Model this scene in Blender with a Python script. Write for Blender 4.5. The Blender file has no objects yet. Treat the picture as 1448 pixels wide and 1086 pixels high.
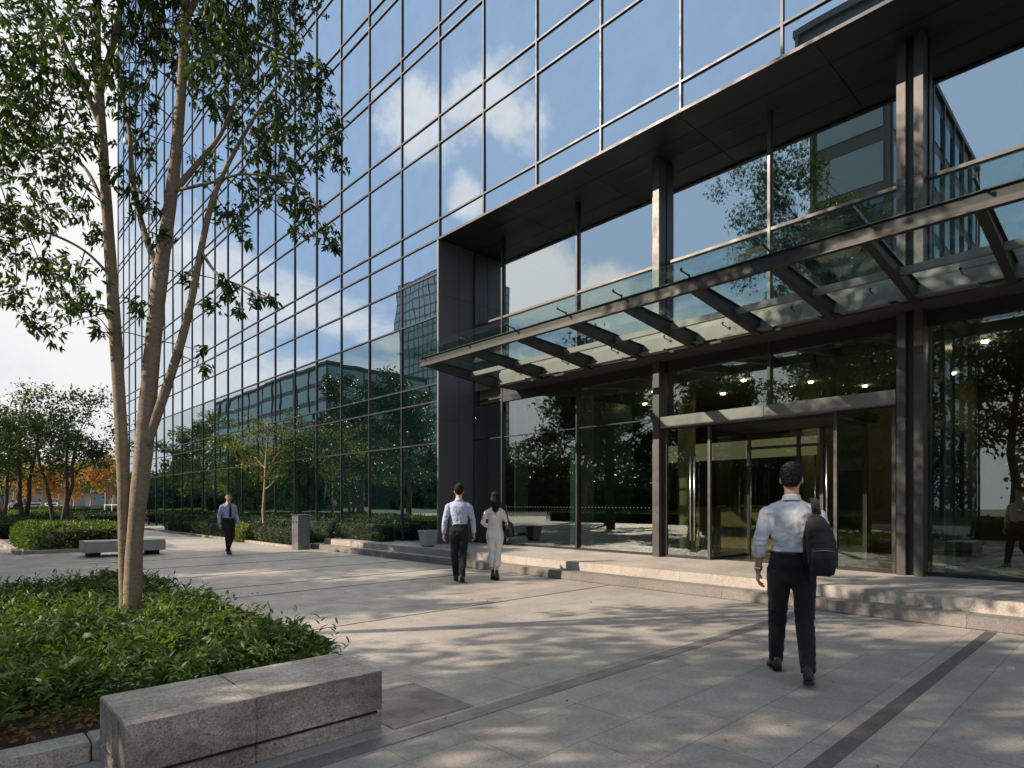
import bpy, bmesh, math, random
import numpy as np
from mathutils import Vector, Matrix, Euler

random.seed(7)
RNG = np.random.default_rng(7)
SC = bpy.context.scene
COL = SC.collection
R = math.radians

# ------------------------------------------------------------------ camera
FPX, CX, HY, CAMH = 860.0, 724.0, 711.0, 1.45
YAW = R(46.65)
AX = Vector((-math.sin(YAW), math.cos(YAW), 0))
RT = Vector((math.cos(YAW), math.sin(YAW), 0))

def at(px, d, z=0.0):
    """point at depth d (along the view axis) in the vertical plane of photo column px"""
    v = AX * d + RT * (d * (px - CX) / FPX)
    return Vector((v.x, v.y, z))

def pix(px, py, d):
    return at(px, d, CAMH + (HY - py) * d / FPX)

def project(p):
    d = p[0] * AX.x + p[1] * AX.y
    if d < 0.2:
        return None
    return (CX + FPX * (p[0] * RT.x + p[1] * RT.y) / d, HY - FPX * (p[2] - CAMH) / d)

cam_data = bpy.data.cameras.new('camera')
cam = bpy.data.objects.new('camera', cam_data)
COL.objects.link(cam)
cam.location = (0, 0, CAMH)
cam.rotation_euler = (R(90), 0, YAW)
cam_data.sensor_width = 36
cam_data.lens = 36 * FPX / 1448
cam_data.shift_y = (HY - 543) / 1448
cam_data.clip_start = 0.05
cam_data.clip_end = 2000
SC.camera = cam

# ------------------------------------------------------------------ sun and sky
SX, SZ = 0.60, 0.66                        # sunlight travels (SX, 1, -SZ)
sun_to = Vector((-SX, -1, SZ)).normalized()
SUN_EL = math.asin(sun_to.z)
sd = bpy.data.lights.new('sun', 'SUN')
sd.energy = 4.0
sd.angle = R(0.5)
sd.color = (1.0, 0.83, 0.66)
so = bpy.data.objects.new('sun', sd)
COL.objects.link(so)
so.rotation_euler = (-sun_to).to_track_quat('-Z', 'Y').to_euler()

SKY_S = 0.12

class NT:
    def __init__(s, tree):
        s.t = tree
    def n(s, typ, **kw):
        nd = s.t.nodes.new(typ)
        for k, v in kw.items():
            if hasattr(nd, k) and k not in ('color',):
                setattr(nd, k, v)
        return nd
    def l(s, a, b):
        s.t.links.new(a, b)
    def val(s, sock, v):
        if hasattr(v, 'is_output') or isinstance(v, bpy.types.NodeSocket):
            s.l(v, sock)
        else:
            sock.default_value = v
    def math(s, op, a, b=0.0, c=None, clamp=False):
        m = s.t.nodes.new('ShaderNodeMath'); m.operation = op; m.use_clamp = clamp
        s.val(m.inputs[0], a); s.val(m.inputs[1], b)
        if c is not None: s.val(m.inputs[2], c)
        return m.outputs[0]
    def vmath(s, op, a, b=(0, 0, 0), scale=None):
        m = s.t.nodes.new('ShaderNodeVectorMath'); m.operation = op
        s.val(m.inputs[0], a); s.val(m.inputs[1], b)
        if scale is not None: s.val(m.inputs['Scale'], scale)
        return m.outputs['Value'] if op in ('DOT_PRODUCT', 'LENGTH', 'DISTANCE') else m.outputs[0]
    def mix(s, f, a, b, blend='MIX'):
        m = s.t.nodes.new('ShaderNodeMix'); m.data_type = 'RGBA'; m.blend_type = blend
        s.val(m.inputs[0], f); s.val(m.inputs[6], a); s.val(m.inputs[7], b)
        return m.outputs[2]
    def ramp(s, f, stops):
        r = s.t.nodes.new('ShaderNodeValToRGB')
        e = r.color_ramp.elements
        while len(e) < len(stops): e.new(0.5)
        for i, (p, c) in enumerate(stops):
            e[i].position = p
            e[i].color = c if len(c) == 4 else (*c, 1)
        s.val(r.inputs[0], f)
        return r.outputs[0]
    def noise(s, vec, scale, detail=3, rough=0.55, w=None, dist=0.0):
        n = s.t.nodes.new('ShaderNodeTexNoise')
        if w is not None:
            n.noise_dimensions = '4D'; s.val(n.inputs['W'], w)
        if vec is not None: s.val(n.inputs['Vector'], vec)
        n.inputs['Scale'].default_value = scale
        n.inputs['Detail'].default_value = detail
        n.inputs['Roughness'].default_value = rough
        n.inputs['Distortion'].default_value = dist
        return n.outputs['Fac']
    def mapr(s, f, a, b, c=0.0, d=1.0, smooth=False):
        m = s.t.nodes.new('ShaderNodeMapRange')
        if smooth: m.interpolation_type = 'SMOOTHSTEP'
        s.val(m.inputs[0], f)
        for i, v in enumerate((a, b, c, d)): s.val(m.inputs[i + 1], v)
        return m.outputs[0]

def build_world():
    w = bpy.data.worlds.new('World')
    SC.world = w
    w.use_nodes = True
    t = w.node_tree
    t.nodes.clear()
    N = NT(t)
    sky = N.n('ShaderNodeTexSky')
    sky.sky_type = 'NISHITA'
    sky.sun_disc = False
    sky.sun_elevation = SUN_EL
    sky.sun_rotation = SUN_ROT
    sky.dust_density = 1.6
    sky.ozone_density = 2.2
    tc = N.n('ShaderNodeTexCoord')
    d = tc.outputs['Generated']
    sep = N.n('ShaderNodeSeparateXYZ'); N.l(d, sep.inputs[0])
    z = N.math('MAXIMUM', sep.outputs[2], 0.0)
    # cloud layer: direction projected on a plane overhead
    zz = N.math('ADD', z, 0.16)
    comb = N.n('ShaderNodeCombineXYZ')
    N.val(comb.inputs[0], N.math('DIVIDE', sep.outputs[0], zz))
    N.val(comb.inputs[1], N.math('DIVIDE', sep.outputs[1], zz))
    n1 = N.noise(comb.outputs[0], 1.1, 9, 0.58, dist=0.25)
    # layered cloud thins out overhead, thick towards the horizon
    thr = N.mapr(z, 0.03, 0.52, 0.16, 0.70)
    # the overcast bank stands on the far side of the building and towards the left
    thr = N.math('SUBTRACT', thr, N.mapr(sep.outputs[1], -0.50, 0.12, 0.0, 0.34, True))
    layer = N.mapr(N.math('SUBTRACT', n1, thr), 0.0, 0.16, 0, 1, True)
    # some cumulus at fixed directions
    nb = N.noise(d, 4.5, 9, 0.6)
    nbig = N.noise(d, 13.0, 6, 0.6)
    blob = None
    for (dv, rad) in CUMULUS:
        v = Vector(dv).normalized()
        dist = N.vmath('DISTANCE', d, tuple(v))
        f = N.math('SUBTRACT', 1.0, N.math('DIVIDE', dist, rad))
        blob = f if blob is None else N.math('MAXIMUM', blob, f)
    bm = N.math('ADD', blob, N.math('MULTIPLY', N.math('SUBTRACT', nb, 0.5), 2.2))
    bm = N.math('ADD', bm, N.math('MULTIPLY', N.math('SUBTRACT', nbig, 0.5), 0.9))
    bm = N.mapr(bm, 0.20, 0.62, 0, 1, True)
    mask = N.math('MAXIMUM', layer, bm, clamp=True)
    mask = N.math('MULTIPLY', mask, 0.93)
    shade = N.noise(d, 5.0, 6, 0.6)
    ccol = N.ramp(shade, [(0.26, (0.78, 0.80, 0.85)), (0.52, (1.0, 0.985, 0.97))])
    cloud = N.vmath('SCALE', ccol, (0, 0, 0), 0.47 / SKY_S)
    cloud_b = N.mix(N.mapr(z, 0.0, 0.5, 0, 1), cloud, N.vmath('SCALE', ccol, (0, 0, 0), 0.55 / SKY_S))
    # soft shoulder on the sky so that the glow round the sun stays below white, plus a thin high veil
    k = 0.85
    soft = N.vmath('DIVIDE', sky.outputs[0], N.vmath('ADD', N.vmath('SCALE', sky.outputs[0], (0, 0, 0), k), (1.0, 1.0, 1.0)))
    soft = N.mix(0.62, soft, (0.29 / SKY_S, 0.42 / SKY_S, 0.60 / SKY_S, 1))
    col = N.mix(mask, soft, cloud_b)
    bg = N.n('ShaderNodeBackground')
    N.l(col, bg.inputs[0])
    bg.inputs[1].default_value = SKY_S
    out = N.n('ShaderNodeOutputWorld')
    N.l(bg.outputs[0], out.inputs[0])

def refl(px, py):
    d = AX + RT * ((px - CX) / FPX)
    return (d.x, -d.y, (HY - py) / FPX)

SUN_ROT = math.pi + math.atan2(SX, 1.0)
CUMULUS = [(refl(585, 165), 0.075), (refl(690, 140), 0.085), (refl(730, 175), 0.075), (refl(655, 280), 0.045),
           (refl(770, 405), 0.09), (refl(850, 430), 0.06)]
build_world()

SC.view_settings.view_transform = 'Standard'
SC.view_settings.look = 'None'
SC.view_settings.gamma = 1
SC.view_settings.exposure = 0.95
SC.cycles.max_bounces = 10
SC.cycles.transparent_max_bounces = 24
SC.cycles.glossy_bounces = 5
SC.cycles.diffuse_bounces = 3
SC.cycles.sample_clamp_indirect = 6
SC.cycles.caustics_reflective = False
SC.cycles.caustics_refractive = False
SC.cycles.use_denoising = True

# ------------------------------------------------------------------ materials
def new_mat(name):
    m = bpy.data.materials.new(name)
    m.use_nodes = True
    m.node_tree.nodes.clear()
    N = NT(m.node_tree)
    out = N.n('ShaderNodeOutputMaterial')
    return m, N, out

def princ(N, col, rough=0.5, metal=0.0, spec=0.5):
    p = N.n('ShaderNodeBsdfPrincipled')
    N.val(p.inputs['Base Color'], col if not isinstance(col, tuple) or len(col) == 4 else (*col, 1))
    N.val(p.inputs['Roughness'], rough)
    N.val(p.inputs['Metallic'], metal)
    p.inputs['Specular IOR Level'].default_value = spec
    return p

def bump(N, h, strength=0.3, dist=0.01):
    b = N.n('ShaderNodeBump')
    N.val(b.inputs['Height'], h)
    b.inputs['Strength'].default_value = strength
    b.inputs['Distance'].default_value = dist
    return b.outputs[0]

def objco(N):
    return N.n('ShaderNodeTexCoord').outputs['Object']

def m_metal(name, col, rough=0.4, metal=0.6, var=0.25, scale=3.0):
    m, N, out = new_mat(name)
    v = N.noise(objco(N), scale, 5, 0.6)
    c = N.mix(N.mapr(v, 0.3, 0.7), tuple(x * (1 - var) for x in col) + (1,), tuple(x * (1 + var) for x in col) + (1,))
    p = princ(N, c, N.mapr(v, 0.3, 0.7, rough * 0.8, rough * 1.25), metal)
    N.l(p.outputs[0], out.inputs[0])
    return m

def m_plain(name, col, rough=0.6, var=0.15, scale=8.0, spec=0.4, bstr=0.15, bscale=60):
    m, N, out = new_mat(name)
    co = objco(N)
    v = N.noise(co, scale, 5, 0.6)
    c = N.mix(N.mapr(v, 0.3, 0.7), tuple(x * (1 - var) for x in col) + (1,), tuple(min(1, x * (1 + var)) for x in col) + (1,))
    p = princ(N, c, rough, 0, spec)
    if bstr:
        N.l(bump(N, N.noise(co, bscale, 4), bstr, 0.004), p.inputs['Normal'])
    N.l(p.outputs[0], out.inputs[0])
    return m

def m_granite(name, col, slab=None, streak=0.0, speck=0.35, bs=0.25, stain=0.18, joint=0.5, warm=(1.05, 1.0, 0.93), swap=False):
    m, N, out = new_mat(name)
    co = objco(N)
    s1 = N.noise(co, 95, 3, 0.75)
    s2 = N.noise(co, 30, 4, 0.7)
    big = N.noise(co, 0.7, 6, 0.6, dist=0.3)
    mid = N.noise(co, 3.2, 6, 0.65)
    c = (*col, 1)
    lo = tuple(x * (1 - speck) for x in col) + (1,)
    hi = tuple(min(1, x * (1 + speck)) for x in col) + (1,)
    base = N.mix(N.mapr(N.math('ADD', N.math('MULTIPLY', s1, 0.65), N.math('MULTIPLY', s2, 0.35)), 0.38, 0.62), lo, hi)
    base = N.mix(N.mapr(big, 0.35, 0.7, 0, stain * 2), base, N.mix(1.0, base, (0.55, 0.54, 0.54, 1), 'MULTIPLY'))
    base = N.mix(N.mapr(mid, 0.45, 0.7, 0, stain * 1.6), base, N.mix(1.0, base, (*[w * 0.72 for w in warm], 1), 'MULTIPLY'))
    height = N.math('ADD', N.math('MULTIPLY', s1, 0.6), N.math('MULTIPLY', s2, 0.4))
    if streak:
        ms = N.n('ShaderNodeMapping'); N.l(co, ms.inputs[0]); ms.inputs['Scale'].default_value = (7, .8, 2.5)
        st = N.noise(ms.outputs[0], 1.6, 6, 0.62, dist=0.6)
        base = N.mix(N.mapr(st, 0.48, 0.66, 0, streak), base, N.mix(1.0, base, (0.42, 0.40, 0.38, 1), 'MULTIPLY'))
        pit = N.noise(co, 48, 3, 0.6)
        height = N.math('ADD', height, N.math('MULTIPLY', N.mapr(pit, 0.3, 0.6), 0.8))
    if slab:
        spots = N.noise(co, 5.5, 2, 0.5)
        base = N.mix(N.mapr(spots, 0.70, 0.76, 0, 0.35), base, N.mix(1.0, base, (0.45, 0.43, 0.42, 1), 'MULTIPLY'))
        tracks = N.n('ShaderNodeMapping'); N.l(co, tracks.inputs[0]); tracks.inputs['Scale'].default_value = (1.6, .35, 1)
        base = N.mix(N.mapr(N.noise(tracks.outputs[0], 1.1, 7, 0.65, dist=0.5), 0.5, 0.72, 0, 0.45), base, N.mix(1.0, base, (0.62, 0.60, 0.58, 1), 'MULTIPLY'))
        mp = N.n('ShaderNodeMapping')
        N.l(co, mp.inputs[0])
        if swap: mp.inputs['Rotation'].default_value = (0, 0, R(90))
        b = N.n('ShaderNodeTexBrick')
        N.l(mp.outputs[0], b.inputs['Vector'])
        b.inputs['Scale'].default_value = 1.0
        b.inputs['Brick Width'].default_value = slab[0]
        b.inputs['Row Height'].default_value = slab[1]
        b.inputs['Mortar Size'].default_value = slab[2]
        b.inputs['Mortar Smooth'].default_value = 0.3
        b.inputs['Color1'].default_value = (0.87, 0.87, 0.88, 1)
        b.inputs['Color2'].default_value = (1.09, 1.07, 1.05, 1)
        b.inputs['Mortar'].default_value = (joint, joint, joint, 1)
        base = N.mix(1.0, base, b.outputs['Color'], 'MULTIPLY')
        height = N.math('SUBTRACT', height, N.math('MULTIPLY', b.outputs['Fac'], 1.5))
    p = princ(N, base, N.mapr(mid, 0.3, 0.7, 0.5, 0.75), 0, 0.35)
    N.l(bump(N, height, bs, 0.004), p.inputs['Normal'])
    N.l(p.outputs[0], out.inputs[0])
    return m

def m_leaf(name, stops, trans=0.35, rough=0.42, tcol=None):
    m, N, out = new_mat(name)
    geo = N.n('ShaderNodeNewGeometry')
    big = N.noise(objco(N), 1.3, 4)
    f = N.math('ADD', N.math('MULTIPLY', geo.outputs['Random Per Island'], 0.62), N.math('MULTIPLY', N.mapr(big, 0.3, 0.7), 0.36))
    c = N.ramp(f, stops)
    p = princ(N, c, rough, 0, 0.35)
    tr = N.n('ShaderNodeBsdfTranslucent')
    N.l(N.mix(1.0, c, tcol or (1.5, 1.7, 0.6, 1), 'MULTIPLY'), tr.inputs[0])
    mx = N.n('ShaderNodeMixShader')
    mx.inputs[0].default_value = trans
    N.l(p.outputs[0], mx.inputs[1]); N.l(tr.outputs[0], mx.inputs[2])
    N.l(mx.outputs[0], out.inputs[0])
    return m

def m_bark(name, col):
    m, N, out = new_mat(name)
    co = objco(N)
    mp = N.n('ShaderNodeMapping'); N.l(co, mp.inputs[0])
    mp.inputs['Scale'].default_value = (1, 1, 2.6)
    a = N.noise(mp.outputs[0], 14, 6, 0.65)
    b = N.noise(co, 2.5, 5, 0.6)
    sp = N.noise(mp.outputs[0], 34, 3, 0.6)
    c = N.mix(N.mapr(a, 0.3, 0.7), tuple(x * 0.72 for x in col) + (1,), tuple(x * 1.22 for x in col) + (1,))
    c = N.mix(N.mapr(b, 0.46, 0.66, 0, 0.75), c, (col[0] * 0.55, col[1] * 0.6, col[2] * 0.55, 1))
    c = N.mix(N.mapr(sp, 0.60, 0.67, 0, 0.75), c, (col[0] * 0.3, col[1] * 0.28, col[2] * 0.26, 1))
    p = princ(N, c, 0.85, 0, 0.2)
    N.l(bump(N, N.math('ADD', a, N.math('MULTIPLY', sp, 0.5)), 0.6, 0.012), p.inputs['Normal'])
    N.l(p.outputs[0], out.inputs[0])
    return m

def m_mirror(name, tint, body, r0=0.5, wob=0.5):
    """coated curtain wall glass: dark body behind a strong reflective coat"""
    m, N, out = new_mat(name)
    co = objco(N)
    geo = N.n('ShaderNodeNewGeometry')
    ri = N.math('MULTIPLY', geo.outputs['Random Per Island'], 40.0)
    h = N.noise(co, 0.55, 1.5, 0.4, w=ri)
    nb = bump(N, h, wob, 0.012)
    lw = N.n('ShaderNodeLayerWeight'); lw.inputs[0].default_value = 0.35
    fac = N.mapr(lw.outputs['Facing'], 0.0, 1.0, r0, 1.0)
    gl = N.n('ShaderNodeBsdfGlossy')
    gl.distribution = 'BECKMANN'
    gl.inputs['Roughness'].default_value = 0.008
    rv = N.mapr(geo.outputs['Random Per Island'], 0, 1, 0.93, 1.03)
    dirt = N.mapr(N.noise(co, 1.6, 5, 0.6), 0.35, 0.75, 1.0, 0.92)
    N.l(N.vmath('SCALE', (tint[0], tint[1], tint[2]), (0, 0, 0), N.math('MULTIPLY', rv, dirt)), gl.inputs[0])
    N.l(nb, gl.inputs['Normal'])
    p = princ(N, body, 0.8, 0, 0.0)
    mx = N.n('ShaderNodeMixShader')
    N.l(fac, mx.inputs[0]); N.l(p.outputs[0], mx.inputs[1]); N.l(gl.outputs[0], mx.inputs[2])
    N.l(mx.outputs[0], out.inputs[0])
    return m

def m_glass(name, tint, r0=0.12, r1=0.8, gtint=(0.9, 0.97, 1.0), wob=0.3, absorb=1.0):
    """see-through pane: tinted transparency under a mirror-like reflection"""
    m, N, out = new_mat(name)
    co = objco(N)
    geo = N.n('ShaderNodeNewGeometry')
    ri = N.math('MULTIPLY', geo.outputs['Random Per Island'], 40.0)
    h = N.noise(co, 0.5, 1.5, 0.4, w=ri)
    lw = N.n('ShaderNodeLayerWeight'); lw.inputs[0].default_value = 0.3
    fac = N.mapr(N.math('POWER', lw.outputs['Facing'], 1.6), 0.0, 1.0, r0, r1)
    gl = N.n('ShaderNodeBsdfGlossy')
    gl.inputs['Color'].default_value = (*gtint, 1)
    gl.distribution = 'BECKMANN'
    gl.inputs['Roughness'].default_value = 0.006
    if wob: N.l(bump(N, h, wob, 0.01), gl.inputs['Normal'])
    tr = N.n('ShaderNodeBsdfTransparent')
    tr.inputs[0].default_value = (*tint, 1)
    mx = N.n('ShaderNodeMixShader')
    N.l(fac, mx.inputs[0]); N.l(tr.outputs[0], mx.inputs[1]); N.l(gl.outputs[0], mx.inputs[2])
    N.l(mx.outputs[0], out.inputs[0])
    return m

def m_emit(name, col, s):
    m, N, out = new_mat(name)
    e = N.n('ShaderNodeEmission')
    e.inputs[0].default_value = (*col, 1)
    e.inputs[1].default_value = s
    N.l(e.outputs[0], out.inputs[0])
    return m

def m_cloth(name, col, rough=0.85, var=0.08, weave=0.2, sheen=0.2):
    m, N, out = new_mat(name)
    co = objco(N)
    v = N.noise(co, 9, 5, 0.6)
    c = N.mix(N.mapr(v, 0.3, 0.7), tuple(x * (1 - var) for x in col) + (1,), tuple(min(1, x * (1 + var)) for x in col) + (1,))
    p = princ(N, c, rough, 0, 0.25)
    p.inputs['Sheen Weight'].default_value = sheen
    p.inputs['Sheen Roughness'].default_value = 0.5
    mp = N.n('ShaderNodeMapping'); N.l(co, mp.inputs[0])
    mp.inputs['Scale'].default_value = (1, 1, 0.45)
    h = N.math('ADD', N.noise(mp.outputs[0], 16, 3, 0.5, dist=1.2), N.math('MULTIPLY', N.noise(co, 420, 1), 0.12))
    N.l(bump(N, h, weave * 2.4, 0.012), p.inputs['Normal'])
    N.l(p.outputs[0], out.inputs[0])
    return m

M = {}
M['paving'] = m_granite('granite_paving', (0.372, 0.342, 0.308), slab=(0.96, 0.48, 0.004), speck=0.30, bs=0.22, joint=0.5, swap=True)
M['strip'] = m_granite('dark_granite', (0.105, 0.10, 0.10), slab=(0.9, 3.0, 0.004), speck=0.35, stain=0.2, swap=True)
M['strip_soft'] = m_granite('mid_granite', (0.165, 0.158, 0.152), slab=(0.9, 3.0, 0.004), speck=0.35, stain=0.25, swap=True)
M['step'] = m_granite('granite_step', (0.225, 0.21, 0.192), slab=(1.5, 5.0, 0.004), speck=0.4, bs=0.3)
M['terrace'] = m_granite('granite_terrace', (0.43, 0.395, 0.35), slab=(1.2, 0.6, 0.004), speck=0.3, bs=0.2, joint=0.65)
M['bench'] = m_granite('granite_bench', (0.48, 0.425, 0.365), speck=0.45, bs=1.0, stain=0.55, streak=0.8)
M['dark_gap'] = m_plain('dark_gap', (0.02, 0.018, 0.016), 0.9)
M['pot'] = m_granite('stone_pot', (0.42, 0.41, 0.39), speck=0.2)
M['bollard'] = m_metal('bollard_metal', (0.16, 0.165, 0.18), 0.45, 0.5)
M['mullion'] = m_metal('mullion', (0.040, 0.042, 0.047), 0.42, 0.6, 0.15)
M['frame'] = m_metal('frame_metal', (0.078, 0.073, 0.070), 0.45, 0.4, 0.12)
M['dark_frame'] = m_metal('dark_frame', (0.035, 0.035, 0.038), 0.45, 0.5, 0.15)
M['soffit'] = m_metal('soffit_panel', (0.040, 0.040, 0.044), 0.55, 0.3, 0.12, 1.0)
M['pier'] = m_metal('pier_panel', (0.115, 0.115, 0.128), 0.5, 0.35, 0.08, 1.2)
M['canopy_metal'] = m_metal('canopy_metal', (0.040, 0.037, 0.036), 0.5, 0.3, 0.12)
M['canopy_light'] = m_metal('canopy_flashing', (0.21, 0.20, 0.185), 0.55, 0.15, 0.10)
M['canopy_dark'] = m_metal('canopy_soffit', (0.06, 0.058, 0.056), 0.6, 0.2, 0.12)
M['header'] = m_metal('header_metal', (0.19, 0.18, 0.172), 0.42, 0.4, 0.1)
M['steel'] = m_metal('brushed_steel', (0.55, 0.54, 0.52), 0.25, 1.0, 0.1)
M['facade_glass'] = m_mirror('coated_glass', (0.84, 0.92, 1.0), (0.006, 0.012, 0.016), 0.66, 0.5)
M['ret_glass'] = m_mirror('dark_return_glass', (0.35, 0.45, 0.46), (0.012, 0.022, 0.024), 0.08, 0.15)
M['lobby_glass'] = m_glass('lobby_glass', (0.62, 0.68, 0.60), 0.50, 0.9, wob=0.2)
M['lobby_glass_low'] = m_glass('clear_lobby_glass', (0.72, 0.76, 0.71), 0.15, 0.8, wob=0.2)
M['vision_glass'] = m_mirror('vision_glass', (0.70, 0.82, 0.86), (0.004, 0.012, 0.012), 0.28, 0.4)
M['fin_glass'] = m_plain('green_fin_glass', (0.20, 0.28, 0.235), 0.25, 0.1, bstr=0)
M['cove'] = m_emit('lit_cove', (0.60, 0.56, 0.30), 0.12)  # bulkhead made to glow, standing in for light falling on it
M['canopy_glass'] = m_glass('canopy_glass', (0.86, 0.94, 0.92), 0.05, 0.55, wob=0.0)
M['door_glass'] = m_glass('door_glass', (0.80, 0.86, 0.78), 0.08, 0.6, wob=0.1)
M['dot'] = m_plain('etched_dot', (0.22, 0.25, 0.26), 0.8, bstr=0)
M['core'] = m_plain('core_wall', (0.05, 0.05, 0.052), 0.8)
M['lobby_floor'] = m_metal('lobby_floor', (0.09, 0.09, 0.085), 0.25, 0.0)
M['lobby_wall'] = m_plain('lobby_wall', (0.26, 0.19, 0.085), 0.7)
M['lobby_dark'] = m_plain('lobby_dark', (0.02, 0.02, 0.02), 0.5)
M['lobby_green'] = m_plain('lobby_pale', (0.38, 0.36, 0.22), 0.7)
M['lobby_ceiling'] = m_plain('lobby_ceiling', (0.22, 0.21, 0.12), 0.8)
M['lamp'] = m_emit('lobby_lamp', (1.0, 0.82, 0.50), 36.0)
M['teal'] = m_plain('teal_partition', (0.03, 0.10, 0.08), 0.4)
M['lawn'] = m_plain('lawn', (0.022, 0.045, 0.012), 0.95, 0.4, 3, bstr=0.6, bscale=20)
M['soil'] = m_plain('soil', (0.045, 0.032, 0.022), 0.95, 0.4, 20, bstr=0.8, bscale=30)
M['bark'] = m_bark('bark', (0.25, 0.195, 0.14))
M['bark_dark'] = m_bark('bark_dark', (0.10, 0.08, 0.06))
M['bark_pale'] = m_bark('bark_pale', (0.34, 0.25, 0.17))
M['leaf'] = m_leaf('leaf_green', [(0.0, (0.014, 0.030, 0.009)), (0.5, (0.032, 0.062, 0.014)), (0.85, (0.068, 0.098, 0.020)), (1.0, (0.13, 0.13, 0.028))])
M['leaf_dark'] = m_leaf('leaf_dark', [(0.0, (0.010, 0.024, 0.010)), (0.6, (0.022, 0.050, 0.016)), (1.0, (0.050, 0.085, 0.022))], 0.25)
M['leaf_lit'] = m_leaf('leaf_light', [(0.0, (0.035, 0.060, 0.014)), (0.6, (0.075, 0.105, 0.022)), (1.0, (0.19, 0.18, 0.035))], 0.5)  # leaf colour raised to carry the sunlit glow of the far trees
M['leaf_orange'] = m_leaf('leaf_orange', [(0.0, (0.16, 0.09, 0.018)), (0.5, (0.28, 0.16, 0.03)), (1.0, (0.44, 0.28, 0.06))], 0.45, tcol=(1.4, 1.2, 0.8, 1))
M['leaf_lime'] = m_leaf('leaf_lime', [(0.0, (0.08, 0.12, 0.015)), (0.6, (0.17, 0.21, 0.022)), (1.0, (0.30, 0.30, 0.04))], 0.35)
M['cover'] = m_leaf('ground_cover_leaf', [(0.0, (0.020, 0.044, 0.009)), (0.4, (0.060, 0.105, 0.018)), (0.8, (0.125, 0.175, 0.030)), (1.0, (0.26, 0.26, 0.07))], 0.35, 0.55)
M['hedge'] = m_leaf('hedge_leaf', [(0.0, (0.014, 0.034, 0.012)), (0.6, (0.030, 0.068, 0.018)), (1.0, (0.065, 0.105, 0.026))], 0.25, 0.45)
M['hedge_lit'] = m_leaf('hedge_light_leaf', [(0.0, (0.04, 0.075, 0.012)), (0.6, (0.085, 0.135, 0.018)), (1.0, (0.17, 0.20, 0.03))], 0.3, 0.45)  # brighter copy of the hedge leaf, sunlight put into its colour
M['litter'] = m_leaf('litter_leaf', [(0.0, (0.09, 0.045, 0.012)), (0.5, (0.22, 0.11, 0.02)), (1.0, (0.40, 0.22, 0.05))], 0.15, 0.6)
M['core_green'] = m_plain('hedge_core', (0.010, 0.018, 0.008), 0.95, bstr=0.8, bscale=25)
M['skin'] = m_plain('skin', (0.60, 0.34, 0.23), 0.55, 0.08, bstr=0.05)
M['hair'] = m_plain('hair', (0.008, 0.007, 0.007), 0.6, 0.3, 40, 0.2, 0.5, 120)
M['white_shirt'] = m_cloth('white_shirt', (0.66, 0.66, 0.69))
M['blue_shirt'] = m_cloth('blue_shirt', (0.40, 0.44, 0.60))
M['cream'] = m_cloth('cream_top', (0.68, 0.62, 0.57))
M['cream_trouser'] = m_cloth('cream_trousers', (0.70, 0.66, 0.62))
M['black_cloth'] = m_cloth('black_trousers', (0.014, 0.014, 0.017), sheen=0.08)
M['pack_cloth'] = m_cloth('pack_fabric', (0.012, 0.012, 0.014), 0.6, weave=0.25, sheen=0.05)
M['leather'] = m_plain('black_leather', (0.010, 0.010, 0.011), 0.3, bstr=0.1)
M['eye'] = m_plain('eye', (0.02, 0.015, 0.012), 0.2, bstr=0)
M['mouth'] = m_plain('mouth', (0.30, 0.12, 0.10), 0.5, bstr=0)
M['far_wall'] = m_plain('concrete_wall', (0.30, 0.30, 0.31), 0.8, 0.1, 0.3)
M['tower_wall'] = m_plain('tower_wall', (0.11, 0.11, 0.12), 0.7, 0.1, 0.3)
M['far_dark'] = m_plain('far_dark_wall', (0.035, 0.045, 0.05), 0.5, 0.15, 0.3)
M['far_glass'] = m_mirror('far_glass', (0.38, 0.54, 0.62), (0.008, 0.02, 0.025), 0.2, 0.1)
M['rail'] = m_metal('white_rail', (0.7, 0.7, 0.7), 0.5, 0.1)
M['car'] = m_metal('car_paint', (0.35, 0.36, 0.38), 0.3, 0.3)
M['tyre'] = m_plain('tyre', (0.012, 0.012, 0.012), 0.8)

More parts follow.
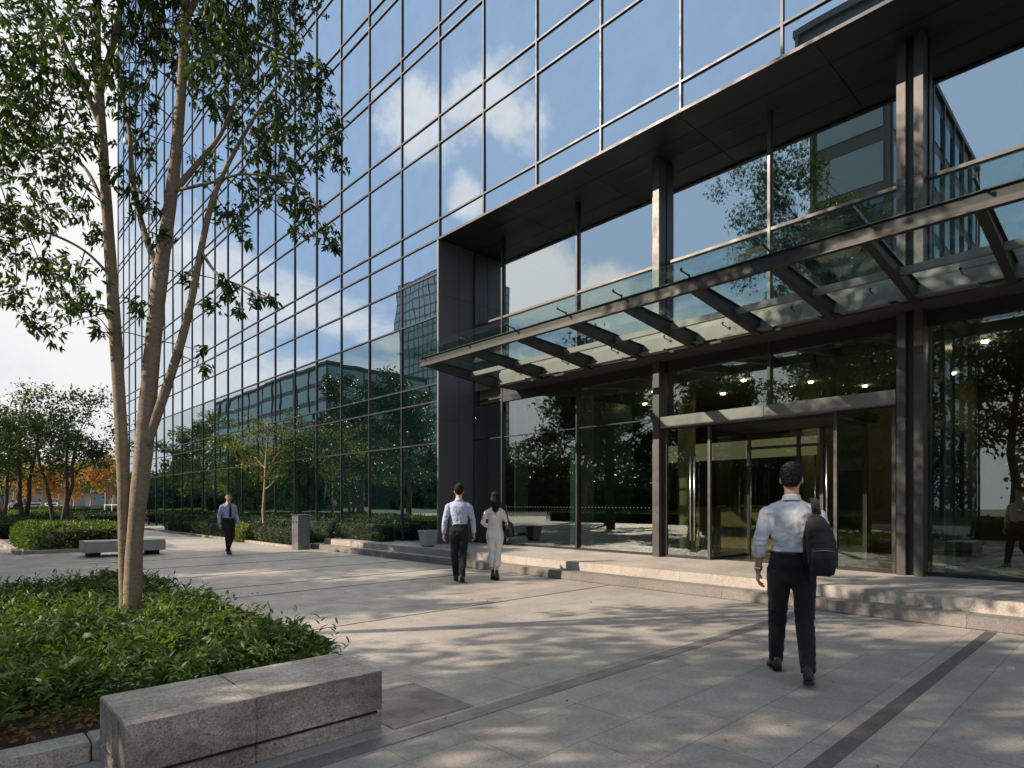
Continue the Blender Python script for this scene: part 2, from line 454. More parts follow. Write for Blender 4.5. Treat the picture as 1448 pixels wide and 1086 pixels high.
# ------------------------------------------------------------------ mesh helpers
class MB:
    def __init__(s):
        s.v = []; s.f = []; s.sm = []
    def add(s, vs, fs, smooth=False):
        o = len(s.v)
        s.v.extend([tuple(v) for v in vs])
        for f in fs:
            s.f.append(tuple(i + o for i in f)); s.sm.append(smooth)
        return s
    def box(s, x0, x1, y0, y1, z0, z1, bev=0.0):
        if bev <= 0:
            vs = [(x, y, z) for z in (z0, z1) for y in (y0, y1) for x in (x0, x1)]
            fs = [(0, 2, 3, 1), (4, 5, 7, 6), (0, 1, 5, 4), (2, 6, 7, 3), (0, 4, 6, 2), (1, 3, 7, 5)]
            return s.add(vs, fs)
        bm = bmesh.new()
        bmesh.ops.create_cube(bm, size=1)
        for v in bm.verts:
            v.co = Vector(((x0 + x1) / 2 + v.co.x * (x1 - x0), (y0 + y1) / 2 + v.co.y * (y1 - y0), (z0 + z1) / 2 + v.co.z * (z1 - z0)))
        bmesh.ops.bevel(bm, geom=bm.edges[:], offset=bev, segments=2, affect='EDGES')
        bm.verts.ensure_lookup_table()
        for i, v in enumerate(bm.verts): v.index = i
        s.add([v.co for v in bm.verts], [[v.index for v in f.verts] for f in bm.faces])
        bm.free()
        return s
    def obox(s, p0, p1, wid, hgt, up=Vector((0, 0, 1))):
        """box bar from p0 to p1"""
        p0, p1 = Vector(p0), Vector(p1)
        d = (p1 - p0).normalized()
        a = d.cross(up).normalized() * wid / 2
        b = a.cross(d).normalized() * hgt / 2
        vs = [p + sa * a + sb * b for p in (p0, p1) for (sa, sb) in ((-1, -1), (1, -1), (1, 1), (-1, 1))]
        return s.add(vs, [(0, 3, 2, 1), (4, 5, 6, 7), (0, 1, 5, 4), (1, 2, 6, 5), (2, 3, 7, 6), (3, 0, 4, 7)])
    def tube(s, pts, rad, n=10, cap=True):
        pts = [Vector(p) for p in pts]
        rings = []
        prev = None
        for i, p in enumerate(pts):
            d = (pts[min(i + 1, len(pts) - 1)] - pts[max(i - 1, 0)])
            if d.length < 1e-9: d = Vector((0, 0, 1))
            d.normalize()
            if prev is None:
                ref = Vector((1, 0, 0)) if abs(d.x) < 0.8 else Vector((0, 1, 0))
                a = (ref - d * ref.dot(d)).normalized()
            else:
                a = (prev - d * prev.dot(d)).normalized()
            prev = a
            b = d.cross(a)
            r = rad[i] if hasattr(rad, '__len__') else rad
            ra, rb = r if hasattr(r, '__len__') else (r, r)
            rings.append([p + a * (ra * math.cos(t)) + b * (rb * math.sin(t)) for t in (2 * math.pi * k / n for k in range(n))])
        return s.rings(rings, cap)
    def rings(s, rings, cap=True):
        n = len(rings[0])
        vs = [v for r in rings for v in r]
        fs = []
        for i in range(len(rings) - 1):
            for k in range(n):
                k2 = (k + 1) % n
                fs.append((i * n + k, i * n + k2, (i + 1) * n + k2, (i + 1) * n + k))
        if cap:
            fs.append(tuple(range(n - 1, -1, -1)))
            fs.append(tuple(range((len(rings) - 1) * n, len(rings) * n)))
        return s.add(vs, fs, True)
    def loft(s, secs, n=24, ex=2.0):
        """secs: (cx, cy, z, rx, ry) horizontal super-ellipses"""
        rings = []
        for (cx, cy, z, rx, ry) in secs:
            ring = []
            for k in range(n):
                t = 2 * math.pi * k / n
                c, q = math.cos(t), math.sin(t)
                ring.append(Vector((cx + rx * math.copysign(abs(c) ** (2 / ex), c), cy + ry * math.copysign(abs(q) ** (2 / ex), q), z)))
            rings.append(ring)
        return s.rings(rings)
    def ball(s, c, r, n=12, m=8):
        c = Vector(c); r = r if hasattr(r, '__len__') else (r, r, r)
        secs = []
        for i in range(m + 1):
            t = -math.pi / 2 + math.pi * i / m
            q = max(0.02, math.cos(t))
            secs.append((c.x, c.y, c.z + r[2] * math.sin(t), r[0] * q, r[1] * q))
        return s.loft(secs, n)
    def build(s, name, mat, parent=None, loc=None):
        me = bpy.data.meshes.new(name)
        me.from_pydata(s.v, [], s.f)
        me.polygons.foreach_set('use_smooth', s.sm)
        me.update()
        return link(name, me, mat, parent, loc)

def link(name, me, mat, parent=None, loc=None):
    mats = mat if isinstance(mat, (list, tuple)) else [mat]
    if len(me.materials) == 0:
        for m in mats: me.materials.append(m)
    o = bpy.data.objects.new(name, me)
    COL.objects.link(o)
    if parent: o.parent = parent
    if loc is not None: o.location = loc
    return o

def empty(name, loc=(0, 0, 0), rz=0.0):
    o = bpy.data.objects.new(name, None)
    o.empty_display_size = 0.2
    COL.objects.link(o)
    o.location = loc
    o.rotation_euler = (0, 0, rz)
    return o

def tag(o, label=None, cat=None, group=None, kind=None):
    if label: o['label'] = label
    if cat: o['category'] = cat
    if group: o['group'] = group
    if kind: o['kind'] = kind
    return o

def struct(o, kind='structure'):
    o['kind'] = kind
    return o

def np_mesh(name, verts, tri_or_quads, sizes):
    """verts (N,3); tri_or_quads flat loop indices; sizes per face"""
    me = bpy.data.meshes.new(name)
    me.vertices.add(len(verts))
    me.vertices.foreach_set('co', np.asarray(verts, np.float32).ravel())
    me.loops.add(len(tri_or_quads))
    me.loops.foreach_set('vertex_index', np.asarray(tri_or_quads, np.int32))
    me.polygons.add(len(sizes))
    st = np.concatenate([[0], np.cumsum(sizes)[:-1]]).astype(np.int32)
    me.polygons.foreach_set('loop_start', st)
    me.update(calc_edges=True)
    me.validate()
    return me

def leaf_arrays(pos, dirs, length, width, droop=0.25, fold=0.25, rng=RNG):
    """pointed leaves: base, two pairs of side points, tip"""
    n = len(pos)
    d = dirs / np.maximum(np.linalg.norm(dirs, axis=1, keepdims=True), 1e-6)
    ref = rng.normal(size=(n, 3)); ref[:, 2] += 0.8
    a = np.cross(d, ref); a /= np.maximum(np.linalg.norm(a, axis=1, keepdims=True), 1e-6)
    u = np.cross(a, d)
    L = np.broadcast_to(np.asarray(length, float), (n,))[:, None]
    W = np.broadcast_to(np.asarray(width, float), (n,))[:, None]
    g = np.array([[0, 0, -1.0]])
    def P(t, w, h):
        return pos + d * (L * t) + a * (W * w) + u * (W * h) + g * (L * droop * t * t)
    V = np.stack([P(0, 0, 0), P(.33, -.5, fold), P(.33, .5, fold), P(.7, -.36, fold * .7), P(.7, .36, fold * .7), P(1, 0, 0)], axis=1).reshape(-1, 3)
    base = (np.arange(n) * 6)[:, None]
    F = np.array([0, 2, 1, 1, 2, 4, 3, 3, 4, 5])[None, :] + base
    S = np.tile([3, 4, 3], n)
    return V, F.ravel(), S

def leaf_arrays_small(pos, dirs, length, width, fold=0.25, rng=RNG):
    n = len(pos)
    d = dirs / np.maximum(np.linalg.norm(dirs, axis=1, keepdims=True), 1e-6)
    ref = rng.normal(size=(n, 3)); ref[:, 2] += 0.5
    a = np.cross(d, ref); a /= np.maximum(np.linalg.norm(a, axis=1, keepdims=True), 1e-6)
    u = np.cross(a, d)
    L = np.broadcast_to(np.asarray(length, float), (n,))[:, None]
    W = np.broadcast_to(np.asarray(width, float), (n,))[:, None]
    V = np.stack([pos, pos + d * L * .45 - a * W * .5 + u * W * fold, pos + d * L, pos + d * L * .45 + a * W * .5 + u * W * fold], axis=1).reshape(-1, 3)
    base = (np.arange(n) * 4)[:, None]
    F = np.array([0, 1, 2, 0, 2, 3])[None, :] + base
    return V, F.ravel(), np.full(2 * n, 3)

def unit_rand(n, rng=RNG):
    v = rng.normal(size=(n, 3))
    return v / np.linalg.norm(v, axis=1, keepdims=True)

# ------------------------------------------------------------------ ground
FLZ = 0.315
def ground():
    g = MB().box(-260, 120, -160, 200, -0.5, 0.0)
    struct(g.build('plaza_paving', M['paving']))
    # dark paving strips that run towards the building
    xs = [(-1.27, .105), (-3.22, .145), (-9.65, .07), (-10.8, .06), (-12.9, .06), (-15.1, .10), (-17.4, .06), (-6.6, .03)]
    for x, w in xs:
        y1 = 8.58 if x > -18 else 8.2
        y0 = -6 if x > -4 else 2.6
        struct(MB().box(x - w / 2, x + w / 2, y0, y1, 0.0005, 0.004).build('paving_strip', M['strip_soft' if x == -3.22 else 'strip']))
    # darker slabs beside the stone bench
    struct(MB().box(-4.1, -3.345, 2.12, 2.78, 0.0005, 0.0036).build('paving_slab', M['strip']))
    # terrace and steps
    struct(MB().box(-18.5, 14, 8.6, 13, 0.001, 0.158, 0.012).build('entrance_step', M['step']))
    struct(MB().box(-18.1, 14, 8.90, 11.6, 0.13, FLZ, 0.012).build('entrance_terrace', M['terrace']))
ground()

# ------------------------------------------------------------------ the office building
FY, GY = 10.04, 12.5
KP = 11.27 / 12.5
FLZ = 0.315
PX0, PX1 = -13.55, 8.89        # portal opening
ST = 1.87
ZS = [0.0, 3.1, 4.26, 4.75, 6.62, 7.8, 8.74, 9.27, 11.35, 12.1, 14.2, 14.63, 16.6, 17.05]
while ZS[-1] < 40:
    ZS += [ZS[-1] + 2.05, ZS[-1] + 2.5]
TOP = ZS[-1]
XS = [PX0 + ST * k for k in range(-22, 14)]

struct(MB().box(-330, 110, -150, -24, -.3, .006).build('lawn', M['lawn']))  # unseen lawn added to darken the ground reflected in the glass
struct(MB().box(-330, -62, -24, -3, -.3, .006).build('lawn', M['lawn']))

def building():
    b = empty('office_building', (-13.5, 10.0, 0))
    b['label'] = 'large office building with mirrored blue curtain wall and deep dark entrance portal'
    b['category'] = 'building'
    off = Vector((13.5, -10.0, 0))
    def part(mb, name, mat, parent=None, label=None):
        o = mb.build(name, mat, parent or b)
        if parent is None: o.location = off
        if label: o['label'] = label
        return o
    # ---- panes of the curtain wall
    panes = []
    for i in range(len(XS) - 1):
        for j in range(len(ZS) - 1):
            x0, x1, z0, z1 = XS[i], XS[i + 1], ZS[j], ZS[j + 1]
            if x0 > PX0 - 0.1 and x1 < PX1 + 0.1 and z1 < 8.8: continue
            c = [project(p) for p in ((x0, FY, z0), (x1, FY, z0), (x1, FY, z1), (x0, FY, z1))]
            area = 0
            if all(c):
                q = [(min(max(p[0], 0), 1448), min(max(p[1], 0), 1086)) for p in c]
                area = abs(sum(q[k][0] * q[(k + 1) % 4][1] - q[(k + 1) % 4][0] * q[k][1] for k in range(4))) / 2
                if z0 < 1: area *= 0.6
            panes.append((area, x0, x1, z0, z1))
    panes.sort(reverse=True)
    def pane(mb, x0, x1, z0, z1):
        t = [random.uniform(-.004, .004) for _ in range(3)]
        w, h = (x1 - x0) / 2, (z1 - z0) / 2
        def yy(sx, sz): return FY + 0.02 + t[0] * sx * w + t[1] * sz * h
        vs = [(x0 + .01, yy(-1, -1), z0 + .01), (x1 - .01, yy(1, -1), z0 + .01), (x1 - .01, yy(1, 1), z1 - .01), (x0 + .01, yy(-1, 1), z1 - .01)]
        vs += [(v[0], v[1] + 0.03, v[2]) for v in vs]
        mb.add(vs, [(0, 1, 2, 3), (7, 6, 5, 4), (0, 4, 5, 1), (1, 5, 6, 2), (2, 6, 7, 3), (3, 7, 4, 0)])
    for a in panes[:98]:
        m = MB(); pane(m, *a[1:]); part(m, 'glass_pane', M['vision_glass' if a[4] < 6.7 else 'facade_glass'])
    for low in (True, False):
        m = MB()
        for a in panes[98:]:
            if (a[4] < 6.7) == low: pane(m, *a[1:])
        struct(part(m, 'glass_panes', M['vision_glass' if low else 'facade_glass']), 'stuff')
    # ---- mullions and transoms
    for x in XS:
        m = MB()
        z0 = 8.76 if PX0 + .1 < x < PX1 - .1 else 0.0
        if abs(x - PX0) < .1 or abs(x - PX1) < .1: z0 = 8.76
        m.box(x - .019, x + .019, FY - .022, FY + .09, z0, TOP)
        part(m, 'mullion', M['mullion'])
    for j, z in enumerate(ZS[1:], 1):
        spans = [(XS[0], PX0 - .03), (PX1 + .03, XS[-1])] if z < 8.7 else [(XS[0], XS[-1])]
        for a, c in spans:
            part(MB().box(a, c, FY - .017, FY + .05, z - .020, z + .020), 'transom', M['mullion'])
    # ---- opaque body
    m = MB()
    m.box(XS[0], PX0 - .02, FY + .12, 34, 0, TOP)
    m.box(PX0 - .02, XS[-1], FY + .12, 34, 9.04, TOP)
    m.box(PX1 + .02, XS[-1], FY + .12, 34, 0, 9.04)
    m.box(PX0 - .02, PX1 + .02, 21.7, 34, 0, 9.04)
    part(m, 'wall', M['core'])
    # ---- portal lining
    m = MB()
    ys = [FY - .06, 11.25, 12.62]
    xe = [PX0 + .05 + 2.45 * k for k in range(10)]
    for k in range(9):
        for (y0, y1) in ((FY + .06, 10.72), (10.735, 11.6)):
            m.box(xe[k] + .006, min(xe[k + 1], PX1) - .006, y0, y1, 8.715, 8.9)
    m.box(PX0, PX1, FY + .07, 11.8, 8.905, 9.03)
    part(m, 'soffit', M['soffit'])
    part(MB().box(PX0 - .03, PX1 + .03, FY - .05, FY + .055, 8.68, 8.738), 'edge_trim', M['dark_frame'])
    for xa, side in ((PX0, 1), (PX1, -1)):
        m = MB()
        zz = [0.315, 2.0, 3.75, 5.5, 7.2, 8.712]
        for a, c in zip(zz, zz[1:]):
            for (y0, y1) in ((FY - .03, 10.72), (10.735, 11.23)):
                m.box(xa - .07 if side > 0 else xa, xa if side > 0 else xa + .07, y0, y1, a + .005, c - .005)
        m.box(xa - .06 if side > 0 else xa + .015, xa - .015 if side > 0 else xa + .06, FY - .02, 11.22, .30, 8.71)
        part(m, 'pier', M['pier'])
    # everything inside the portal is drawn on a plane 12.5 m away and then moved to the true glass plane
    QX0, QX1 = (PX0 + .01) / KP, (PX1 - .01) / KP
    QT = (8.712 - CAMH) / KP + CAMH
    def fit(mb):
        mb.v = [(x * KP, y * KP, FLZ + (z - .3) * KP if z < .42 else CAMH + (z - CAMH) * KP) for x, y, z in mb.v]
        return mb
    def spart(mb, name, mat, parent=None, label=None):
        return part(fit(mb), name, mat, parent, label)
    # ---- portal columns
    def col(xs_):
        m = MB()
        for (a, c) in xs_:
            m.box(a, c, GY - .32, GY + .02, .3, QT, .006)
        if len(xs_) > 1:
            m.box(xs_[0][1] + .003, xs_[1][0] - .003, GY - .16, GY, .3, QT)
        else:
            m.box(xs_[0][0] - .09, xs_[0][0] - .003, GY - .2, GY + .02, .3, QT)
        spart(m, 'column', [M['frame']])
    col([(-8.10, -7.93)]); col([(-3.12, -2.98), (-2.86, -2.72)]); col([(2.1, 2.24), (2.36, 2.5)]); col([(7.2, 7.37)])
    # ---- portal glazing, bay by bay
    bays = [(-14.95, -13.65), (-13.59, -10.68), (-10.62, -8.2), (-7.92, -5.5), (-5.44, -3.13), (-2.71, 2.09), (2.51, 7.19), (7.38, QX1 - .04)]
    dots_spots = []
    for bi, (xa, xb) in enumerate(bays):
        door = bi in (3, 4)
        rows = [(5.0, 7.05), (7.11, QT)]
        if door: rows += [(3.48, 4.5)]
        elif bi < 3: rows += [(.36, 3.43), (3.47, 4.5)]
        else: rows += [(.36, 4.5)]
        for (z0, z1) in rows:
            m = MB().box(xa + .015, xb - .015, GY - .006, GY + .006, z0, z1)
            p = spart(m, 'glass_pane', M['lobby_glass' if z0 > 4.9 else 'lobby_glass_low'])
            if z0 < .5:
                dm = MB()
                x = xa + .12
                while x < xb - .1:
                    for k in (0,):
                        c = Vector((x, GY - .0085, 1.33))
                        ring = [(c.x + .010 * math.cos(t), c.y, c.z + .010 * math.sin(t)) for t in (2 * math.pi * q / 8 for q in range(8))]
                        dm.add(ring, [tuple(range(8))])
                    x += .11
                fit(dm); dm.build('safety_dots', M['dot'], p)
        for z in ([7.08, 4.66, .33] if bi == 0 else [7.08, 4.75, .33] if not door else [7.08, 4.75]):
            hh = .24 if z == 4.75 else .03
            spart(MB().box(xa, xb, GY - .07, GY + .05, z - hh, z + hh), 'transom', M['dark_frame'] if z < 7 else M['frame'])
        if bi < 3: spart(MB().box(xa, xb, GY - .03, GY + .03, 3.435, 3.465), 'transom', M['dark_frame'])
    for x in (-13.2, -10.62, -8.35, -2.5, 1.9):
        spart(MB().box(x - .01, x + .01, GY + .08, GY + .62, .31, 4.45), 'glass_fin', M['fin_glass'])
    for x in (-13.62, -10.65, -5.47):
        spart(MB().box(x - .028, x + .028, GY - .085, GY + .06, .3 if x < -9 else 3.45, QT), 'mullion', M['mullion'] if x < -9 else M['frame'])
    # ---- door set
    d = spart(MB().box(-7.915, -5.48, GY - .30, GY - .02, 3.18, 3.44, .006).box(-5.472, -3.135, GY - .30, GY - .02, 3.18, 3.44, .006), 'entrance_door', M['header'], label='wide entrance doorway with pale metal header')
    def dp(mb, name, mat): fit(mb); return mb.build(name, mat, d)
    for x in (-7.86, -6.76, -4.17, -3.20):
        dp(MB().box(x - .03, x + .03, GY - .16, GY - .08, .3, 3.17), 'post', M['frame'])
    for xa, xb in ((-7.82, -6.80), (-4.13, -3.24)):
        dp(MB().box(xa, xb, GY - .126, GY - .114, .36, 3.14), 'leaf_pane', M['door_glass'])
        dp(MB().box(xa, xb, GY - .15, GY - .09, .30, .355), 'rail', M['dark_frame']); dp(MB().box(xa, xb, GY - .15, GY - .09, 3.145, 3.178), 'rail', M['dark_frame'])
    for (xa) in (-6.76, -4.17):
        dp(MB().box(xa - .006, xa + .006, GY + .02, 14.1, .36, 3.1), 'side_pane', M['door_glass'])
        dp(MB().box(xa - .03, xa + .03, GY - .07, 14.1, .30, .355), 'rail', M['dark_frame'])
    dp(MB().box(-6.9, -4.0, GY + .01, 14.3, 3.12, 3.30), 'vestibule_ceiling', M['dark_frame'])
    for x in (-6.72, -5.56, -5.06, -4.2):
        dp(MB().box(x - .035, x + .035, 14.14, 14.22, .3, 3.1), 'post', M['frame'])
    for xa, xb in ((-6.68, -5.60), (-5.52, -5.10), (-5.02, -4.24)):
        dp(MB().box(xa, xb, 14.172, 14.188, .36, 3.05), 'leaf_pane', M['door_glass'])
        dp(MB().box(xa, xb, 14.15, 14.21, 2.72, 2.78), 'rail', M['frame'])
    for x in (-7.18, -7.08, -4.30, -6.62, -5.16):
        y = GY - .22 if x in (-7.18, -7.08, -4.30) else 14.06
        m = MB().tube([(x, y, .6), (x, y, 2.5)], .016, 8)
        for z in (.75, 2.35): m.tube([(x, y, z), (x, y + .10, z)], .009, 6)
        dp(m, 'handle', M['steel'])
    # ---- lobby
    spart(MB().box(QX0, QX1, GY + .1, 24, .2, .302), 'lobby_floor', M['lobby_floor'])
    spart(MB().box(QX0, QX1, GY + .25, 24, 4.62, 5.15), 'floor_slab', M['lobby_ceiling'])
    spart(MB().box(QX0, QX1, 22.8, 23.9, .3, 4.62), 'lobby_wall', M['lobby_wall'])
    spart(MB().box(QX0, QX1, 19, 23.9, 5.15, QT + .2), 'lobby_wall', M['lobby_wall'])
    for q in ((-11, -6.3, 17.0, 17.3, 2.75, 3.25), (-1.2, 3, 17.5, 17.8, 2.7, 4.3)): spart(MB().box(*q), 'bulkhead', M['cove'])
    for q in ((-12.4, -9.2, 19.5, 22.7, .3, 4.6), (-4.0, -2.9, 15.6, 16.6, .3, 3.0), (-.6, .3, 16, 17, .3, 3.5), (3, 6, 18, 22, .3, 4.6)): spart(MB().box(*q), 'partition', M['lobby_dark'])
    spart(MB().box(-11.9, -11.7, 13.6, 16.4, .3, 4.6), 'partition', M['teal'])
    for x, y in ((-9.0, 15.2), (-6.9, 18.5), (-3.4, 19.5), (1.5, 15.2)):
        spart(MB().tube([(x, y, .3), (x, y, 4.62)], .24, 20), 'column', M['lobby_green'])
    for x, y in ((-12.4, 14.6), (-11.2, 16.4), (-9.8, 14.8), (-8.6, 16.5), (-7.3, 15.1), (-6.2, 16.6), (-5.4, 18.2), (-3.4, 18.0), (-2.3, 14.9), (-1.0, 15.2), (0.8, 15.4), (-8.0, 20.2), (-5.6, 21.0), (2.0, 17.0)):
        spart(MB().tube([(x, y, 4.615), (x, y, 4.585)], .055, 14), 'downlight', M['lamp'])
    for x, y in ((-7.2, 13.6), (-6.5, 13.9), (-5.0, 13.6), (-4.0, 13.9)):
        m = MB().tube([(x, y, 4.61), (x, y, 4.42)], .02, 8).tube([(x, y - .05, 4.42), (x, y + .12, 4.30)], [.05, .075], 10)
        spart(m, 'spotlight', M['lobby_dark'])
    # ---- canopy
    XA, XB = -13.15, 6.2
    cn = spart(MB().box(XA + .18, XB, 11.80, 12.40, 4.80, 5.30).box(XA + .18, XB, 11.74, 11.797, 4.86, 5.18), 'canopy', M['canopy_light'], label='steel and glass entrance canopy on cantilever ribs')
    def cp(mb, name, mat): fit(mb); return mb.build(name, mat, cn)
    zf, zb = 5.20, 5.02
    def ztop(y): return zf + (zb - zf) * (y - 9.14) / (11.74 - 9.14)
    m = MB()
    m.box(XA, XB, 9.128, 9.150, 4.985, zf - .015)
    m.box(XA, XB, 9.09, 9.19, zf - .014, zf)
    m.box(XA, XB, 9.09, 9.19, 4.97, 4.984)
    cp(m, 'front_beam', M['canopy_metal'])
    m = MB().obox((XA + .1, 10.75, ztop(10.75) - .09), (XB, 10.75, ztop(10.75) - .09), .07, .12)
    cp(m, 'purlin', M['canopy_light'])
    m = MB()
    x = XA + .3
    k = 0
    while x < XB - .6:
        L = .75 if k % 3 else 1.1
        m.box(x, x + L, 11.58, 11.738, 4.80 + .015 * (k % 2), 4.845)
        x += L + .12 + .25 * (k % 2); k += 1
    cp(m, 'ledge', M['canopy_light'])  # broken pale pieces shape the sunlit stretches along the lower edge
    cp(MB().box(XA + .17, XB, 11.735, 12.42, 4.76, 4.797), 'canopy_soffit', M['canopy_dark'])
    rib_x = [-13.05, -11.25, -9.6, -8.1, -6.74, -5.36, -4.0, -2.72, -1.47, -.2, 1.1, 2.4, 3.7, 5.0, 6.1]
    for x in rib_x:
        m = MB()
        w = .022
        prof = [(9.15, ztop(9.15) - .016, ztop(9.15) - .17), (11.74, zb + .02, zb - .28)]
        for sx, tk in ((0, w),):
            vs = []
            for (y, zt, zl) in prof:
                vs += [(x - tk, y, zl), (x + tk, y, zl), (x + tk, y, zt), (x - tk, y, zt)]
            m.add(vs, [(0, 1, 2, 3), (7, 6, 5, 4), (0, 4, 5, 1), (1, 5, 6, 2), (2, 6, 7, 3), (3, 7, 4, 0)])
        for (k, th) in ((1, .016), (2, .016)):
            a, c = prof[0], prof[1]
            za, zc = a[k], c[k]
            s_ = 1 if k == 1 else -1
            m.obox((x, a[0], za + s_ * .008), (x, c[0], zc + s_ * .008), .12, .016)
        cp(m, 'rib', M['canopy_metal'])
        m = MB()
        zg = ztop(9.0) + .05
        m.tube([(x, 9.14, zf), (x, 9.12, zf + .07)], .016, 8)
        m.obox((x, 9.14, zf + .045), (x, 8.87, zf + .07), .026, .016)
        m.tube([(x, 8.88, zf + .06), (x, 8.88, zf + .105)], .02, 10)
        cp(m, 'bracket', M['dark_frame'])
    for a, c in zip(rib_x, rib_x[1:]):
        p = MB()
        e0, e1 = a + .006, c - .006
        if a == rib_x[0]: e0 = a - .62
        z0, z1 = zf + .115, zb + .10
        vs = [(e0, 8.72, z0 + .02), (e1, 8.72, z0 + .02), (e1, 11.74, z1), (e0, 11.74, z1)]
        vs += [(v[0], v[1], v[2] + .018) for v in vs]
        p.add(vs, [(3, 2, 1, 0), (4, 5, 6, 7), (0, 1, 5, 4), (1, 2, 6, 5), (2, 3, 7, 6), (3, 0, 4, 7)])
        cp(p, 'glass_panel', M['canopy_glass'])
        xm = (a + c) / 2
        m = MB().tube([(xm, 11.6, z1 + .01), (xm, 11.6, z1 - .05)], .012, 6).tube([(xm, 11.6, z1 - .05), (xm, 11.74, z1 - .06)], .009, 6)
        m.ball((xm, 11.6, z1 - .01), (.03, .03, .014), 8, 4)
        cp(m, 'glass_fitting', M['dark_frame'])
building()

t = empty('reception_desk', (-6.7, 14.6, .32))
tag(t, 'pale reception desk standing in the lobby behind the glass', 'desk')
MB().box(-1.5, 1.5, -.3, .3, 0, 1.02, .01).build('counter', M['lobby_wall'], t)
MB().box(-1.6, 1.6, -.38, .36, 1.022, 1.07, .008).build('top', M['lobby_dark'], t)

# ------------------------------------------------------------------ stone furniture
def stone_bench(name, label, x0, x1, y0, y1, h, seams):
    t = empty(name, ((x0 + x1) / 2, (y0 + y1) / 2, 0))
    tag(t, label, 'bench', 'stone benches')
    lx, ly = (x1 - x0) / 2, (y1 - y0) / 2
    m = MB()
    ys = [-ly] + [-ly + (y1 - y0) * s for s in seams] + [ly]
    for a, c in zip(ys, ys[1:]):
        m.box(-lx, lx, a + .0006, c - .0006, .115, h, .005)
    m.build('seat_block', M['bench'], t)
    MB().box(-lx + .03, lx - .03, -ly + .02, ly - .02, .0, .12).build('recess', M['dark_gap'], t)
    m = MB()
    for a, c in zip(ys, ys[1:]):
        m.box(-lx + .004, lx - .004, a + .002, c - .002, 0.0, .095, .005)
    m.build('plinth', M['bench'], t)
    return t
stone_bench('stone_bench', 'grey granite block bench in front of the leafy bed, nearest to the viewer', -4.07, -3.435, .66, 2.09, .365, [.44])

t = empty('stone_bench', (-19.75, 3.75, 0), R(0))
tag(t, 'low pale stone bench on feet far off behind the tree trunk', 'bench', 'stone benches')
MB().box(-.45, .45, -.95, .95, .12, .42, .01).build('seat_block', M['pot'], t)
for y in (-.7, .7): MB().box(-.35, .35, y - .12, y + .12, 0, .12).build('foot', M['dark_gap'], t)

t = empty('bollard_light', (-18.35, 8.25, 0), R(4))
tag(t, 'grey metal pillar standing at the end of the entrance steps', 'pillar')
MB().box(-.2, .2, -.2, .2, 0, 1.06, .012).build('body', M['bollard'], t)
MB().box(-.21, .21, -.21, .21, 1.062, 1.085, .006).build('cap', M['steel'], t)
for x, z in ((-.12, .86), (.10, .87), (-.06, .62)):
    MB().box(x - .025, x + .025, -.212, -.2, z - .018, z + .018, .003).build('fitting', M['steel'], t)

t = empty('stone_planter', (-13.05, 9.3, .315), R(2))
tag(t, 'square tapered stone pot standing on the terrace beside the dark pier', 'pot')
m = MB()
rings = [(.14, .03), (.175, .37), (.19, .37), (.19, .42), (.16, .42), (.15, .33)]
def sq(r, z): return [Vector((sx * r, sy * r, z)) for sx, sy in ((-1, -1), (1, -1), (1, 1), (-1, 1))]
rr = [sq(r, z) for r, z in rings]
m.rings(rr); m.sm = [False] * len(m.sm)
m.build('pot', M['pot'], t)
MB().box(-.11, .11, -.11, .11, 0, .03).build('foot', M['dark_gap'], t)

# ------------------------------------------------------------------ foliage
def join_arrays(parts):
    V, F, S, o = [], [], [], 0
    for v, f, s in parts:
        V.append(v); F.append(f + o); S.append(s); o += len(v)
    return np.concatenate(V), np.concatenate(F), np.concatenate(S)

def leaf_object(name, arrays, mat, parent=None, loc=None):
    me = np_mesh(name, *arrays)
    return link(name, me, mat, parent, loc)

def leaf_object_with_core(name, arrays, core_mb, mat, core_mat, parent=None):
    V, F, S = arrays
    cv = np.array(core_mb.v, float)
    cf = [i + len(V) for f in core_mb.f for i in f]
    cs = [len(f) for f in core_mb.f]
    me = np_mesh(name, np.concatenate([V, cv]), np.concatenate([F, np.array(cf)]), np.concatenate([S, np.array(cs)]))
    me.materials.append(mat); me.materials.append(core_mat)
    mi = np.zeros(len(me.polygons), np.int32)
    mi[len(S):] = 1
    me.polygons.foreach_set('material_index', mi)
    return link(name, me, mat, parent)

